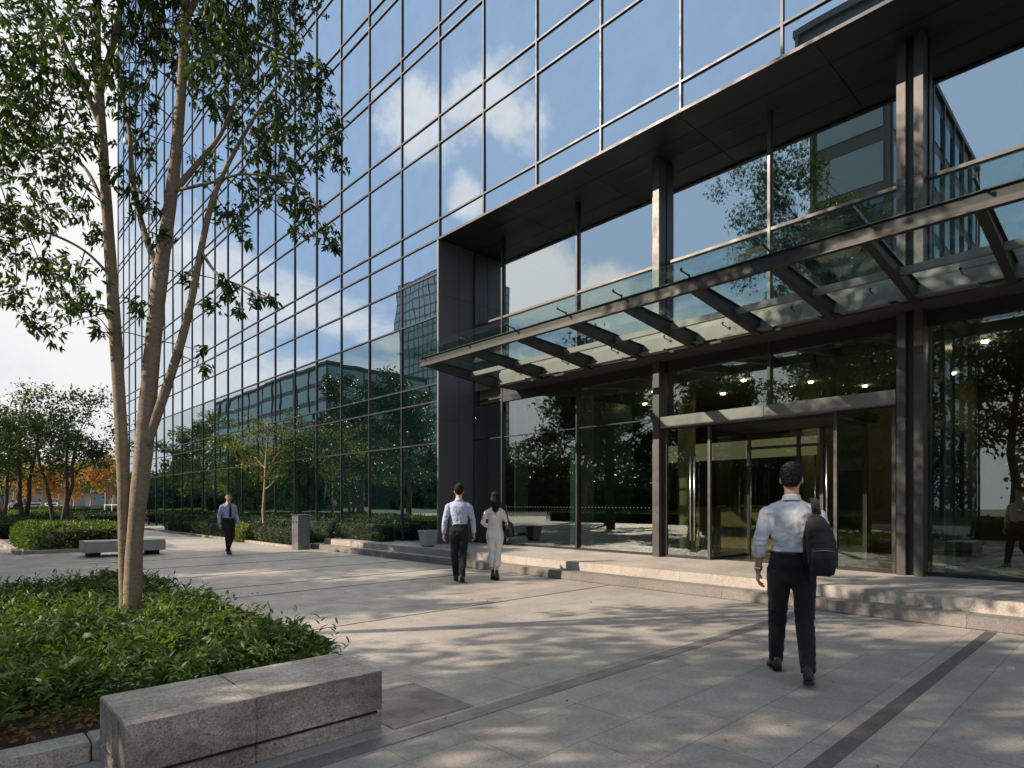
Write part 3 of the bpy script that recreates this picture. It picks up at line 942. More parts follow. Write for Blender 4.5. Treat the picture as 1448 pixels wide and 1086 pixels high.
def hedge(label, x0, x1, y0, y1, h, mat='hedge', dens=380, ls=.055, z0=0.0, group='clipped hedges', rnd=0.0):
    """clipped hedge with a dark woody core under a skin of small leaves"""
    lx, ly = x1 - x0, y1 - y0
    n = int(dens * (lx * ly + 2 * h * (lx + ly)))
    n = min(n, 42000)
    rng = np.random.default_rng(int(abs(x0 * 31 + y0 * 17) * 10))
    area = np.array([lx * ly, h * lx, h * lx, h * ly, h * ly]); area /= area.sum()
    pick = rng.choice(5, n, p=area)
    u, v = rng.random(n), rng.random(n)
    P = np.empty((n, 3)); Nn = np.zeros((n, 3))
    for k in range(5):
        q = pick == k
        if k == 0: P[q] = np.stack([x0 + u[q] * lx, y0 + v[q] * ly, np.full(q.sum(), h)], 1); Nn[q, 2] = 1
        elif k in (1, 2):
            P[q] = np.stack([x0 + u[q] * lx, np.full(q.sum(), y0 if k == 1 else y1), v[q] * h], 1); Nn[q, 1] = -1 if k == 1 else 1
        else:
            P[q] = np.stack([np.full(q.sum(), x0 if k == 3 else x1), y0 + u[q] * ly, v[q] * h], 1); Nn[q, 0] = -1 if k == 3 else 1
    # soft uneven outline
    wob = .05 * np.sin(P[:, 0] * 3.1 + 1.3) * np.cos(P[:, 1] * 2.7) + .035 * np.sin(P[:, 0] * 8.3 + P[:, 1] * 7.1) + .03 * np.sin(P[:, 2] * 9 + P[:, 0] * 5)
    ex = np.maximum(0, .16 - np.minimum(np.minimum(P[:, 0] - x0, x1 - P[:, 0]), np.minimum(P[:, 1] - y0, y1 - P[:, 1])))
    P[:, 2] -= ex * .55 * (P[:, 2] / h) ** 2
    P += Nn * (wob + rng.normal(0, .028, n))[:, None]
    if rnd:
        cx, cy = (x0 + x1) / 2, (y0 + y1) / 2
        s = 1 - rnd * np.abs((P[:, 0] - cx) / (lx / 2)) ** 3
        P[:, 1] = cy + (P[:, 1] - cy) * np.clip(s, .2, 1)
    P[:, 2] += z0
    D = Nn * .8 + unit_rand(n, rng) * .9
    D[:, 2] += .35
    L = ls * rng.uniform(.7, 1.4, n)
    arr = leaf_arrays_small(P, D, L, L * .55, rng=rng)
    ins = .05
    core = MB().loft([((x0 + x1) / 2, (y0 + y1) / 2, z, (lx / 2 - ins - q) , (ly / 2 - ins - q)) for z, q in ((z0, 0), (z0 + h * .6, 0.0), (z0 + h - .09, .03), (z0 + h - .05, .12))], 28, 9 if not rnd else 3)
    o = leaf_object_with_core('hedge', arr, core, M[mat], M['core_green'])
    tag(o, label, 'hedge', group)
    return o

class Tree:
    def __init__(s, seed):
        s.rng = random.Random(seed)
        s.np = np.random.default_rng(seed)
        s.mb = MB()
        s.tips = []
    def limb(s, p, d, length, r, depth, maxd, spread=.75, up=.25, kids=(3, 5), seg=5, gnarl=.16):
        pts, rad = [Vector(p)], [r]
        d = Vector(d).normalized()
        for i in range(seg):
            d = (d + Vector((s.rng.gauss(0, gnarl), s.rng.gauss(0, gnarl), s.rng.gauss(0, gnarl) + up * .15))).normalized()
            pts.append(pts[-1] + d * length / seg)
            rad.append(r * (1 - .62 * (i + 1) / seg))
        s.mb.tube(pts, rad, 7 if depth else 10, cap=False)
        if depth >= maxd:
            s.tips.append((pts[-1], d)); s.tips.append((pts[-2], d)); s.tips.append((pts[len(pts) // 2], d))
            return
        for k in range(s.rng.randint(*kids)):
            i = s.rng.randint(max(1, seg // 3), seg)
            a = s.rng.uniform(0, 2 * math.pi)
            side = d.orthogonal().normalized()
            side.rotate(Matrix.Rotation(a, 3, d))
            nd = (d * (1 - spread * .55) + side * spread + Vector((0, 0, up * .5))).normalized()
            s.limb(pts[i], nd, length * s.rng.uniform(.5, .75), max(.006, rad[i] * .62), depth + 1, maxd, spread, up, kids, max(3, seg - 1), gnarl)
    def leaves(s, per, rad, ls, asp=.45, small=True, down=.3):
        T = np.array([t[0] for t in s.tips]); Dd = np.array([t[1] for t in s.tips])
        n = len(T) * per
        idx = np.repeat(np.arange(len(T)), per)
        cr = rad * s.np.uniform(.6, 1.3, len(T))
        off = unit_rand(n, s.np) * (s.np.random(n) ** .5)[:, None] * cr[idx][:, None]
        off[:, 2] *= .6
        P = T[idx] + off
        D = unit_rand(n, s.np) + Dd[idx] * .4 + off / cr[idx][:, None] * .5
        D[:, 2] -= down
        L = ls * s.np.uniform(.6, 1.35, n)
        if small: return leaf_arrays_small(P, D, L, L * asp, rng=s.np)
        return leaf_arrays(P, D, L, L * asp, .25, .25, s.np)

def tree(label, x, y, h, base, r, mat='leaf', bark='bark_dark', seed=1, per=60, ls=.16, tr=.16, stems=1, crad=.55, maxd=2, kids=(3, 5), name='tree', group='plaza trees', limbs=7, lean=0.0, cat='tree'):
    t = empty(name, (x, y, 0))
    tag(t, label, cat, group)
    T = Tree(seed)
    for k in range(stems):
        a = 2 * math.pi * k / max(1, stems) + T.rng.random()
        tilt = lean + (.16 if stems > 1 else .02)
        d = Vector((math.cos(a) * tilt, math.sin(a) * tilt, 1)).normalized()
        p0 = Vector((math.cos(a) * .12, math.sin(a) * .12, -.02)) if stems > 1 else Vector((0, 0, -.02))
        hh = base + (h - base) * .45
        pts, rad = [], []
        for i in range(7):
            f = i / 6
            pts.append(p0 + d * hh * f + Vector((T.rng.gauss(0, .04), T.rng.gauss(0, .04), 0)) * (f > 0) * hh * .25)
            rad.append(tr / math.sqrt(stems) * (1.15 if i == 0 else 1) * (1 - .55 * f))
        T.mb.tube(pts, rad, 12, cap=False)
        nl = max(3, limbs // stems)
        for j in range(nl):
            f = (base / hh) + (1 - base / hh) * (j + .4) / nl
            f = min(f, .99)
            q = f * 6; i = min(5, int(q))
            p = pts[i].lerp(pts[i + 1], q - i)
            az = a + j * 2.4 + T.rng.uniform(-.4, .4)
            el = R(18 + 50 * j / nl)
            dd = Vector((math.cos(az) * math.cos(el), math.sin(az) * math.cos(el), math.sin(el)))
            ln = r * (.66 if j < nl * .6 else .55) * T.rng.uniform(.75, 1.1)
            if j == nl - 1: dd = Vector((0.1, 0, 1)); ln = (h - hh) * .6
            T.limb(p, dd, ln, rad[i] * .5, 1, maxd, .8, .2, kids)
    T.mb.build('trunk', M[bark], t)
    leaf_object('crown', T.leaves(per, crad, ls), M[mat], t)
    return t

# ---- foreground planting bed
struct(MB().loft([(-7.72, -1.0, -.02, 3.62, 3.55), (-7.72, -1.0, .075, 3.60, 3.53), (-7.72, -1.0, .085, 3.2, 3.2)], 64, 9).build('planting_soil', M['soil']))

m = MB()
for a, c in ((-4.45, -2.6), (-2.59, -.74), (-.73, .62), (.63, 2.2)):
    m.box(-4.29, -4.085, a, c, 0, .115, .008)
tag(m.build('stone_kerb', M['bench']), 'low pale stone kerb edging the leafy bed, running up to the near bench', 'kerb')

def bed_inside(x, y):
    return (np.abs((x + 7.72) / 3.58) ** 9 + np.abs((y + 1.0) / 3.5) ** 9) < 1

def ground_cover():
    rng = np.random.default_rng(11)
    n = 12500
    x = rng.uniform(-11.4, -4.1, n); y = rng.uniform(-3.6, 2.6, n)
    keep = bed_inside(x, y) & ((x < -4.5) | (y > 2.1))
    keep &= ~((x > -4.95) & (y < .75) & (rng.random(n) < .7))
    # denser in view, sparse towards the far side behind the frame
    keep &= (y > -.6) | (rng.random(n) < .35)
    x, y = x[keep], y[keep]
    hgt = .20 + .07 * np.sin(x * 2.3 + 1) * np.cos(y * 2.9) + .05 * np.sin(x * 5.1 + y * 4.3) + rng.normal(0, .045, len(x))
    hgt = np.clip(hgt, .07, .40)
    edge = np.minimum((-4.05 - x).clip(0), (2.5 - y).clip(0))
    hgt *= np.clip(.55 + edge * 1.2, .5, 1)
    k = 13
    idx = np.repeat(np.arange(len(x)), k)
    m_ = len(idx)
    az = rng.uniform(0, 2 * np.pi, m_)
    el = rng.uniform(R(10), R(78), m_)
    lev = rng.random(m_)
    P = np.stack([x[idx] + rng.normal(0, .035, m_), y[idx] + rng.normal(0, .035, m_), .08 + hgt[idx] * (.35 + .65 * lev)], 1)
    # common lean gives wind-combed drifts
    lean = .35 * np.stack([np.sin(x * 1.1 + y * .7), np.cos(y * 1.3 - x * .5), np.zeros(len(x))], 1)[idx]
    D = np.stack([np.cos(az) * np.cos(el), np.sin(az) * np.cos(el), np.sin(el)], 1) + lean
    big = rng.random(len(x))[idx]
    L = (.065 + .075 * big) * rng.uniform(.6, 1.4, m_)
    W = L * np.where(big > .85, .30, .16)
    A1 = leaf_arrays(P, D, L, W, .45, .22, rng)
    me_o = leaf_object('ground_cover', A1, M['cover'])
    struct(me_o, 'stuff')
    # upright sprigs that stand above the mass
    n2 = 700
    x = rng.uniform(-11.1, -4.4, n2); y = rng.uniform(-.8, 2.45, n2)
    k = 9
    idx = np.repeat(np.arange(n2), k)
    lev = np.tile(np.linspace(.2, 1, k), n2)
    tilt = rng.normal(0, .25, (n2, 2))
    z = .22 + lev * rng.uniform(.10, .26, n2)[idx]
    P = np.stack([x[idx] + tilt[idx, 0] * lev * .2, y[idx] + tilt[idx, 1] * lev * .2, z], 1)
    az = rng.uniform(0, 2 * np.pi, len(idx))
    D = np.stack([np.cos(az), np.sin(az), .5 + .8 * lev], 1)
    L = rng.uniform(.06, .12, len(idx))
    struct(leaf_object('ground_cover', leaf_arrays(P, D, L, L * .2, .3, .2, rng), M['cover']), 'stuff')
    # dry leaves on the soil along the kerb
    n3 = 900
    x = rng.uniform(-5.1, -4.35, n3); y = rng.uniform(-1.2, .8, n3)
    P = np.stack([x, y, .10 + rng.random(n3) * .03], 1)
    D = unit_rand(n3, rng); D[:, 2] *= .25
    L = rng.uniform(.025, .06, n3)
    struct(leaf_object('fallen_leaves', leaf_arrays_small(P, D, L, L * .6, rng=rng), M['litter']), 'stuff')
ground_cover()
n = 60
rng = np.random.default_rng(77)
x = rng.uniform(-12, 1.5, n); y = np.where(rng.random(n) < .5, rng.uniform(2.4, 4.2, n), rng.uniform(-.5, 8.5, n))
keep = ~bed_inside(x, y) & ~((x > -4.2) & (x < -3.3) & (y < 2.2))
x, y = x[keep], y[keep]
P = np.stack([x, y, np.full(len(x), .012)], 1)
D = unit_rand(len(x), rng); D[:, 2] *= .12
L = rng.uniform(.02, .045, len(x))
struct(leaf_object('fallen_leaves', leaf_arrays_small(P, D, L, L * .5, rng=rng), M['litter']), 'stuff')

# ---- foreground tree
def front_tree():
    D0 = 6.4
    base = at(183, D0, 0)
    t = empty('plaza_tree', base)
    tag(t, 'tall forked tree with pale bark rising from the leafy bed in the foreground', 'tree')
    rng = random.Random(5)
    nr = np.random.default_rng(5)
    mb = MB()
    S = D0 / FPX
    def stem(pts, dd=None, n=12):
        P, Rr = [], []
        for i, (px, py, r) in enumerate(pts):
            d = D0 + (dd[i] if dd else 0)
            P.append(pix(px, py, d) - base); Rr.append(r * S)
        # resample with Catmull-Rom
        Q, q = [], []
        for i in range(len(P) - 1):
            p0, p1, p2, p3 = P[max(0, i - 1)], P[i], P[i + 1], P[min(len(P) - 1, i + 2)]
            for k in range(5):
                u = k / 5
                Q.append(.5 * ((2 * p1) + (p2 - p0) * u + (2 * p0 - 5 * p1 + 4 * p2 - p3) * u * u + (3 * p1 - p0 - 3 * p2 + p3) * u ** 3))
                q.append(Rr[i] + (Rr[i + 1] - Rr[i]) * u)
        Q.append(P[-1]); q.append(Rr[-1])
        q = [r * rng.uniform(.96, 1.05) for r in q]
        mb.tube(Q, q, n)
        return Q
    gy = HY + CAMH * FPX / D0
    skel = []
    skel += stem([(178, gy + 8, 9), (177, 860, 7.4), (175, 760, 7), (173, 640, 8.2), (161, 440, 7.8), (149, 260, 6.8), (141, 140, 6), (137, 60, 5), (137, -60, 4.4), (120, -220, 3.6), (95, -380, 2.6), (60, -540, 1.4)], [-.02, -.02, -.02, -.02, .05, .1, .15, .2, .2, .2, .3, .4])
    skel += stem([(186, gy + 8, 17), (187, 870, 12.5), (191, 760, 10.8), (203, 640, 11.8), (217, 480, 10.4), (228, 380, 9.6), (243, 270, 7.8), (255, 150, 6.4), (262, 20, 5.4), (270, -120, 4.8), (268, -300, 4.0), (275, -450, 2.8), (270, -600, 1.4)], [0, -.02, -.04, -.06, -.1, -.1, -.15, -.2, -.2, -.2, -.2, -.3, -.4])
    skel += stem([(206, 632, 7), (240, 535, 6), (265, 450, 5), (285, 350, 4.2), (300, 285, 3.6), (326, 225, 2.8), (370, 150, 1.8), (410, 100, 1.2)], [-.08, -.15, -.25, -.3, -.35, -.4, -.4, -.4])
    skel += stem([(226, 388, 5.5), (203, 325, 4), (188, 255, 3.4), (182, 180, 2.8), (165, 90, 1.8)], [-.1, 0, .15, .3, .4])
    skel += stem([(250, 266, 4.4), (284, 226, 3.4), (312, 190, 2.7), (335, 140, 2), (380, 70, 1.3)], [-.15, -.1, 0, .1, .2])
    skel += stem([(140, 130, 6), (158, 70, 4.5), (176, -20, 3.5), (190, -120, 2)], [.15, .05, 0, 0])
    skel += stem([(142, 175, 5), (112, 110, 3.2), (80, 40, 2.4), (40, -30, 1.6)], [.15, .0, -.15, -.25])
    skel += stem([(150, 300, 3), (122, 240, 2.2), (70, 190, 1.6), (20, 150, 1.1)], [.1, .3, .5, .6])
    skel += stem([(156, 390, 2.2), (120, 355, 1.6), (70, 330, 1.6), (20, 320, 1.0)], [.05, -.2, -.4, -.5])
    skel += stem([(246, 270, 2.6), (300, 258, 1.8), (350, 246, 1.4), (420, 262, 1.0), (455, 300, .7)], [-.15, -.3, -.5, -.7, -.8])
    skel += stem([(258, 110, 5), (300, 75, 3.5), (360, 60, 2.5), (420, 90, 1.5)], [-.2, -.1, .1, .2])
    skel += stem([(262, 30, 4.5), (300, -40, 3), (350, -90, 2)], [-.2, -.3, -.4])
    skel += stem([(284, 355, 2.5), (310, 390, 1.6), (350, 408, 1.2), (378, 425, .8)], [-.3, -.4, -.5, -.6])
    # leaf clusters (photo column, row, radius): crown volume round the limbs
    CL = [(330, 60, 58), (390, 40, 50), (420, 92, 40), (440, 140, 42), (400, 160, 50), (350, 120, 55), (300, 90, 60), (462, 196, 30),
          (480, 222, 18), (425, 210, 42), (370, 200, 42), (330, 180, 32), (402, 258, 38), (362, 268, 32), (430, 288, 32), (460, 328, 22), (472, 352, 12),
          (320, 300, 26), (345, 325, 20), (290, 40, 60), (250, 90, 40), (230, 30, 60), (476, 178, 18), (300, 140, 34), (345, 30, 50), (300, 10, 60),
          (450, 110, 22), (420, 325, 16), (385, 222, 30), (295, 235, 24), (405, 15, 45),
          (60, 60, 80), (20, 120, 70), (100, 120, 60), (60, 180, 60), (125, 200, 40), (108, 300, 32), (40, 220, 55), (15, 330, 48), (60, 380, 44),
          (108, 400, 40), (122, 438, 26), (25, 420, 34), (72, 470, 22), (8, 290, 60), (170, 60, 60), (190, 150, 38), (170, 250, 26), (200, 290, 28),
          (232, 335, 16), (60, 300, 26), (190, 20, 50), (120, 30, 60), (40, 20, 60), (150, 100, 40), (90, 250, 30), (20, 180, 60), (80, 430, 24),
          (-20, 200, 70), (-25, 330, 60), (-30, 80, 70), (130, 330, 18), (200, 210, 26), (45, 455, 16), (140, 470, 10),
          (195, 430, 17), (300, 428, 13), (330, 412, 14), (362, 425, 16), (384, 424, 9), (290, 498, 8), (291, 522, 8), (318, 398, 12), (265, 395, 12), (340, 440, 9)]
    for k in range(40):
        CL.append((rng.uniform(-60, 420), rng.uniform(-250, -30), rng.uniform(40, 75)))
    for k in range(150):
        py = rng.uniform(-640, -170)
        hw = 350 * math.sqrt(max(0.08, 1 - ((py + 330) / 340) ** 2))
        CL.append((130 + rng.uniform(-hw, hw), py, rng.uniform(50, 85)))
    sk = np.array([tuple(p) for p in skel])
    parts = []
    tw = MB()
    for (px, py, rp) in CL:
        near = rng.uniform(-1, 1) * (1.1 if py < 250 else .6) * (2.0 if py < -200 else 1)
        d = D0 + near
        c = np.array(pix(px, py, d) - base)
        rad = rp * d / FPX
        # sub clumps: little whorls of leaves hanging from twigs
        nc = int(6 + 52 * (rad / .4) ** 1.9 * (1.0 if py > -20 else .75))
        off = unit_rand(nc, nr) * (nr.random(nc) ** .45)[:, None] * rad
        off[:, 2] *= .92
        cc = c + off
        j = np.argmin(np.linalg.norm(sk - c, axis=1))
        hub = Vector(c)
        tw.tube([Vector(sk[j]), Vector(sk[j]).lerp(hub, .5) + Vector((0, 0, .05 * rng.random())), hub], [.007, .005, .003], 5, cap=False)
        for i in range(0, nc, 4):
            tw.tube([hub, Vector(cc[i])], [.003, .0015], 4, cap=False)
        kk = 7
        idx = np.repeat(np.arange(nc), kk)
        mm = len(idx)
        axis = unit_rand(nc, nr); axis[:, 2] = axis[:, 2] * .5 - .35
        P = cc[idx] + nr.normal(0, .02, (mm, 3))
        Dd = axis[idx] + unit_rand(mm, nr) * .9 + np.array([0, 0, -.15])
        L = nr.uniform(.045, .095, mm)
        parts.append(leaf_arrays(P, Dd, L, L * .36, .3, .2, nr))
    mb.build('trunk', M['bark'], t)
    tw.build('twigs', M['bark_dark'], t)
    leaf_object('crown', join_arrays(parts), M['leaf'], t)
front_tree()

# ---- hedges and beds
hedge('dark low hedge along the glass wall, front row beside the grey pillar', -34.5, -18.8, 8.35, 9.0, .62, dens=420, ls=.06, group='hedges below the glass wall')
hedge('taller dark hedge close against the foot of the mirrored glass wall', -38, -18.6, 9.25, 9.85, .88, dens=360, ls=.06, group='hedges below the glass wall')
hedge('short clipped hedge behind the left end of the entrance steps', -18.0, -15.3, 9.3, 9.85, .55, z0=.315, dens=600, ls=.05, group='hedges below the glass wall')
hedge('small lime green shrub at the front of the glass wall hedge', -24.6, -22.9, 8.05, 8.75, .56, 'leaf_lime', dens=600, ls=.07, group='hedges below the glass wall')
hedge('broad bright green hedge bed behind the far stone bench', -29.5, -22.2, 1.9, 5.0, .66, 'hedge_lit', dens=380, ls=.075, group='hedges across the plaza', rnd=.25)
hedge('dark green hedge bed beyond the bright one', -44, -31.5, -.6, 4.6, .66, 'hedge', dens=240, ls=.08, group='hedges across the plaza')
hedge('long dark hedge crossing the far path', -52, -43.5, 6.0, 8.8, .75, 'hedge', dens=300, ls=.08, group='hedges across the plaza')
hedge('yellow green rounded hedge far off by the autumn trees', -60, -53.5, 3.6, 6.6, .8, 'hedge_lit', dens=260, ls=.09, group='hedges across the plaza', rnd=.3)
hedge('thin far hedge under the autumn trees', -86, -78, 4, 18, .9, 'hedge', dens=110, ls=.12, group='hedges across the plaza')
m = MB().box(-29.9, -21.9, 1.55, 1.72, 0, .1, .01).box(-21.95, -21.8, 1.75, 5.1, 0, .1, .01)
tag(m.build('stone_kerb', M['bench']), 'thin stone kerb round the bright green hedge bed', 'kerb')
tag(MB().box(-40, -18.7, 8.16, 8.27, 0, .09, .01).build('stone_kerb', M['bench']), 'long stone kerb along the hedges under the glass wall', 'kerb')

# ---- trees that stand in view
p = at(374, 22.4)
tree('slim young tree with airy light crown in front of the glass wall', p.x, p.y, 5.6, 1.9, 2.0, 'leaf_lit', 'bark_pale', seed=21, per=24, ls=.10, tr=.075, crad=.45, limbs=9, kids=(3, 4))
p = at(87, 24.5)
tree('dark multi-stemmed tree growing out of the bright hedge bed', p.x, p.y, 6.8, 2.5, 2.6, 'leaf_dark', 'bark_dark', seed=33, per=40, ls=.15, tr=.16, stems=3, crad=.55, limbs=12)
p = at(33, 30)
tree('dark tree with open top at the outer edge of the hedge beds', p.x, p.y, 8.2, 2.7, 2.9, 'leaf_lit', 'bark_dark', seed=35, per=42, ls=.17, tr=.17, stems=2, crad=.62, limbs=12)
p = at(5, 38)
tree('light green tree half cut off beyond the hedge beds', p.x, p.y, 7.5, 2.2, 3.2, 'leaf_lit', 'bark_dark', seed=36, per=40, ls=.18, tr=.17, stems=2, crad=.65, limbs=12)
k = 0
for px, d, h, mt, lb in ((60, 74, 7.0, 'leaf_orange', 'orange autumn tree nearest to the hedge bed tree trunks'), (84, 90, 8, 'leaf_orange', 'amber autumn tree in the middle of the far row'),
                         (105, 80, 7.5, 'leaf_orange', 'golden autumn tree with a stout pale trunk in the far row'), (130, 78, 8.2, 'leaf_lit', 'yellow green tree beside the golden autumn tree'),
                         (150, 70, 8.5, 'leaf_orange', 'orange and brown tree next to the forked trunk'), (20, 86, 8.5, 'leaf_lit', 'pale green far tree behind the dark open tree'),
                         (206, 66, 7, 'leaf_lit', 'far tree seen between forked trunk and glass wall'), (40, 105, 9.5, 'leaf_orange', 'faint rust tree at the back of the far row'),
                         (160, 100, 10, 'leaf', 'dark green tree at the back of the far row')):
    p = at(px, d)
    tree(lb, p.x, p.y, h, 2.6, 3.6, mt, 'bark_pale', seed=50 + k, per=34, ls=.30, tr=.22, crad=.9, limbs=9, maxd=2, group='far autumn trees')
    k += 1

# ---- far background
rng = np.random.default_rng(3)
n = 26000
yy = rng.uniform(-60, 120, n)
top = 5.5 + 2.0 * np.sin(yy * .11) + 1.2 * np.sin(yy * .37 + 1)
P = np.stack([-150 + rng.normal(0, 3, n), yy, rng.random(n) ** .8 * top], 1)
L = rng.uniform(.5, 1.1, n)
struct(leaf_object('distant_wood', leaf_arrays_small(P, unit_rand(n, rng), L, L * .7, rng=rng), M['leaf_dark']), 'stuff')

p = at(75, 120)
t = empty('low_building', (p.x, p.y, 0), R(8))
tag(t, 'low pale pavilion behind the far autumn trees', 'building')
MB().box(-6, 6, -16, 16, 0, 3.4).build('wall', M['far_wall'], t)
MB().box(-6.6, 6.8, -16.6, 16.6, 3.4, 3.9).build('roof', M['far_dark'], t)
for k in range(8):
    MB().box(6.01, 6.06, -15 + k * 3.9, -12 + k * 3.9, .4, 2.9).build('window', M['far_glass'], t)

def railing(label, px0, px1, d0, d1, n):
    a, c = at(px0, d0), at(px1, d1)
    t = empty('railing', a)
    tag(t, label, 'railing')
    v = c - a
    for k in range(n + 1):
        q = v * (k / n)
        MB().tube([q, q + Vector((0, 0, 1.3))], .04, 6).build('post', M['rail'], t)
    m = MB()
    for z in (.5, 1.25): m.obox(Vector((0, 0, z)), v + Vector((0, 0, z)), .05, .06)
    m.build('rail', M['rail'], t)
railing('white metal railing beyond the far hedges', 148, 222, 62, 60, 7)

def car(label, px, d, rz, col):
    p = at(px, d)
    t = empty('parked_car', p, rz)
    tag(t, label, 'car', 'cars parked far off')
    cs = [(-2.1, .55, .75), (-1.95, .35, .98), (-1.2, .3, 1.05), (-.7, .3, 1.45), (.5, .3, 1.48), (1.1, .3, 1.02), (1.95, .35, .86), (2.15, .5, .6)]
    rings = []
    for x, z0, z1 in cs:
        w = .82 if z1 < 1.2 else .7
        rings.append([Vector((x, -.85, z0)), Vector((x, .85, z0)), Vector((x, .86, .85 if z1 > .85 else z1)), Vector((x, w, z1)), Vector((x, -w, z1)), Vector((x, -.86, .85 if z1 > .85 else z1))])
    MB().rings(rings).build('body', col, t)
    for x in (-1.3, 1.3):
        for y in (-.8, .8):
            MB().tube([(x, y - .1, .32), (x, y + .1, .32)], .32, 14).build('wheel', M['tyre'], t)
    MB().box(-.65, .6, -.79, -.72, 1.02, 1.36).box(-.65, .6, .72, .79, 1.02, 1.36).build('window', M['eye'], t)
car('grey car parked far away between the autumn trunks', 52, 92, R(70), M['car'])
car('pale car parked far away left of the golden tree', 74, 96, R(75), M['rail'])

# ---- trees and buildings across the plaza that the glass reflects
bk = dict(group='trees across the plaza')
SHADE = [
    ('spreading dark tree across the plaza opposite the terrace steps', -20.4, -4.1, 11, 3.4, 5.6, 'leaf_dark', 102, 90),
    ('broad dark tree across the plaza facing the mirrored wall', -39.5, -6, 14.5, 2.8, 5.8, 'leaf_dark', 103, 95),
    ('broad green tree across the plaza beside the broad dark one', -46.5, -6, 14, 2.8, 5.6, 'leaf_dark', 104, 95),
    ('round dark tree across the plaza behind the spreading one', -25.2, -10.0, 13, 3.2, 5.6, 'leaf_dark', 105, 90),
    ('leafy tree across the plaza behind the viewer', -8.6, -6.6, 9.8, 3.4, 4.4, 'leaf_dark', 106, 36),
    ('second leafy tree across the plaza farther behind the viewer', -13, -15.4, 14, 4, 4.8, 'leaf', 107, 50),
    ('large tree across the plaza far behind the others', -33, -17, 14, 4, 5.6, 'leaf_dark', 108, 60),
    ('far tree across the plaza in front of the narrow office wing', -4.5, -13, 11.5, 4, 4.4, 'leaf_dark', 109, 50),
    ('wide light tree across the plaza toward the autumn row', -68, 0, 13.5, 2.2, 5.4, 'leaf_lit', 110, 80),
    ('round tree across the plaza near the long dark block', -58, -12, 13, 3, 5.4, 'leaf', 111, 60),
    ('slim tree across the plaza between the spreading and the leafy one', -16, -6.3, 10.4, 3.0, 3.4, 'leaf', 113, 75),
    ('small round tree across the plaza beyond the viewer', 3, -8, 9.5, 3, 4.0, 'leaf_dark', 112, 50),
]
for lb, x, y, h, bs, r, mt, sd_, per in SHADE:
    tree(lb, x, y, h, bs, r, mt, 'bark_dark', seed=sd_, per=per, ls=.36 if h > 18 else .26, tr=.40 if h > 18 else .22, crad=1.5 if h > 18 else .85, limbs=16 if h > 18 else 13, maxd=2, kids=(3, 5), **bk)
n = 42000
rng = np.random.default_rng(8)
xx = rng.uniform(-150, 60, n)
top = 10.5 + 2.2 * np.sin(xx * .13) + 1.5 * np.sin(xx * .41 + 1)
P = np.stack([xx, -60 + rng.normal(0, 2.5, n) - (np.abs(xx + 16.7) < 9) * 14, rng.random(n) ** .8 * top], 1)
keep = ~((np.abs(P[:, 0] + 16.7) < 4.5))
P = P[keep]
L = rng.uniform(.35, .8, len(P))
struct(leaf_object('distant_wood', leaf_arrays_small(P, unit_rand(len(P), rng), L, L * .7, rng=rng), M['leaf_dark']), 'stuff')
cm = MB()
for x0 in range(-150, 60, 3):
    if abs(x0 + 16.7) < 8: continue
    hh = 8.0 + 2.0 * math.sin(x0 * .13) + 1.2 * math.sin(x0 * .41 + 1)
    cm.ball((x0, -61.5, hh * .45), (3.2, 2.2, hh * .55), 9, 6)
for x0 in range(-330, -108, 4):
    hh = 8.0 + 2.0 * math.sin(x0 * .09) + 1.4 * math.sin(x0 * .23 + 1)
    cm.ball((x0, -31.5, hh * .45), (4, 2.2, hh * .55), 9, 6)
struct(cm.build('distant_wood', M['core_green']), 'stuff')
n = 26000
xx = rng.uniform(-330, -108, n)
top = 10 + 2.0 * np.sin(xx * .09) + 1.6 * np.sin(xx * .23 + 1)
P = np.stack([xx, -30 + rng.normal(0, 2.5, n), rng.random(n) ** .8 * top], 1)
L = rng.uniform(.6, 1.4, n)
struct(leaf_object('distant_wood', leaf_arrays_small(P, unit_rand(n, rng), L, L * .7, rng=rng), M['leaf_lit']), 'stuff')

hedge('dark hedge across the plaza behind the viewer', -34, -11, -15.2, -13.4, .75, 'hedge', dens=110, ls=.12, group='hedges behind the viewer')
hedge('short dark hedge across the plaza near the narrow wing', -5, 9, -9, -7, .75, 'hedge', dens=110, ls=.12, group='hedges behind the viewer')

def block(label, x0, x1, y0, y1, h, fl, bay, wall, sill=.9, name='office_block'):
    t = empty(name, ((x0 + x1) / 2, (y0 + y1) / 2, 0))
    tag(t, label, 'building', 'buildings across the plaza')
    ax, ay = (x1 - x0) / 2, (y1 - y0) / 2
    MB().box(-ax, ax, -ay, ay, 0, h).build('wall', wall, t)
    nf = int(h // fl)
    for k in range(nf):
        z0, z1 = k * fl + sill, (k + 1) * fl - .25
        m = MB()
        m.box(-ax + .4, ax - .4, ay, ay + .06, z0, z1)
        m.box(ax, ax + .06, -ay + .4, ay - .4, z0, z1)
        m.build('window_band', M['far_glass'], t)
    m = MB()
    nb = int((x1 - x0) / bay)
    for k in range(nb + 1):
        x = -ax + (x1 - x0) * k / nb
        m.box(x - .12, x + .12, ay + .061, ay + .26, 0, h)
    nb = int((y1 - y0) / bay)
    for k in range(nb + 1):
        y = -ay + (y1 - y0) * k / nb
        m.box(ax + .061, ax + .26, y - .12, y + .12, 0, h)
    m.build('fins', wall, t)
    MB().box(-ax - .3, ax + .3, -ay - .3, ay + .3, h, h + .5).build('roof', wall, t)
    MB().box(-ax * .5, ax * .2, -ay * .6, ay * .4, h + .5, h + 4).build('plant_room', M['far_wall'], t)
block('long dark glass block across the plaza facing the mirrored wall', -215, -134, -75, -46, 34, 4.2, 8.1, M['far_dark'])
block('tall pale grid tower rising behind the long dark block', -312, -266, -226, -180, 130, 5.0, 4.2, M['tower_wall'])
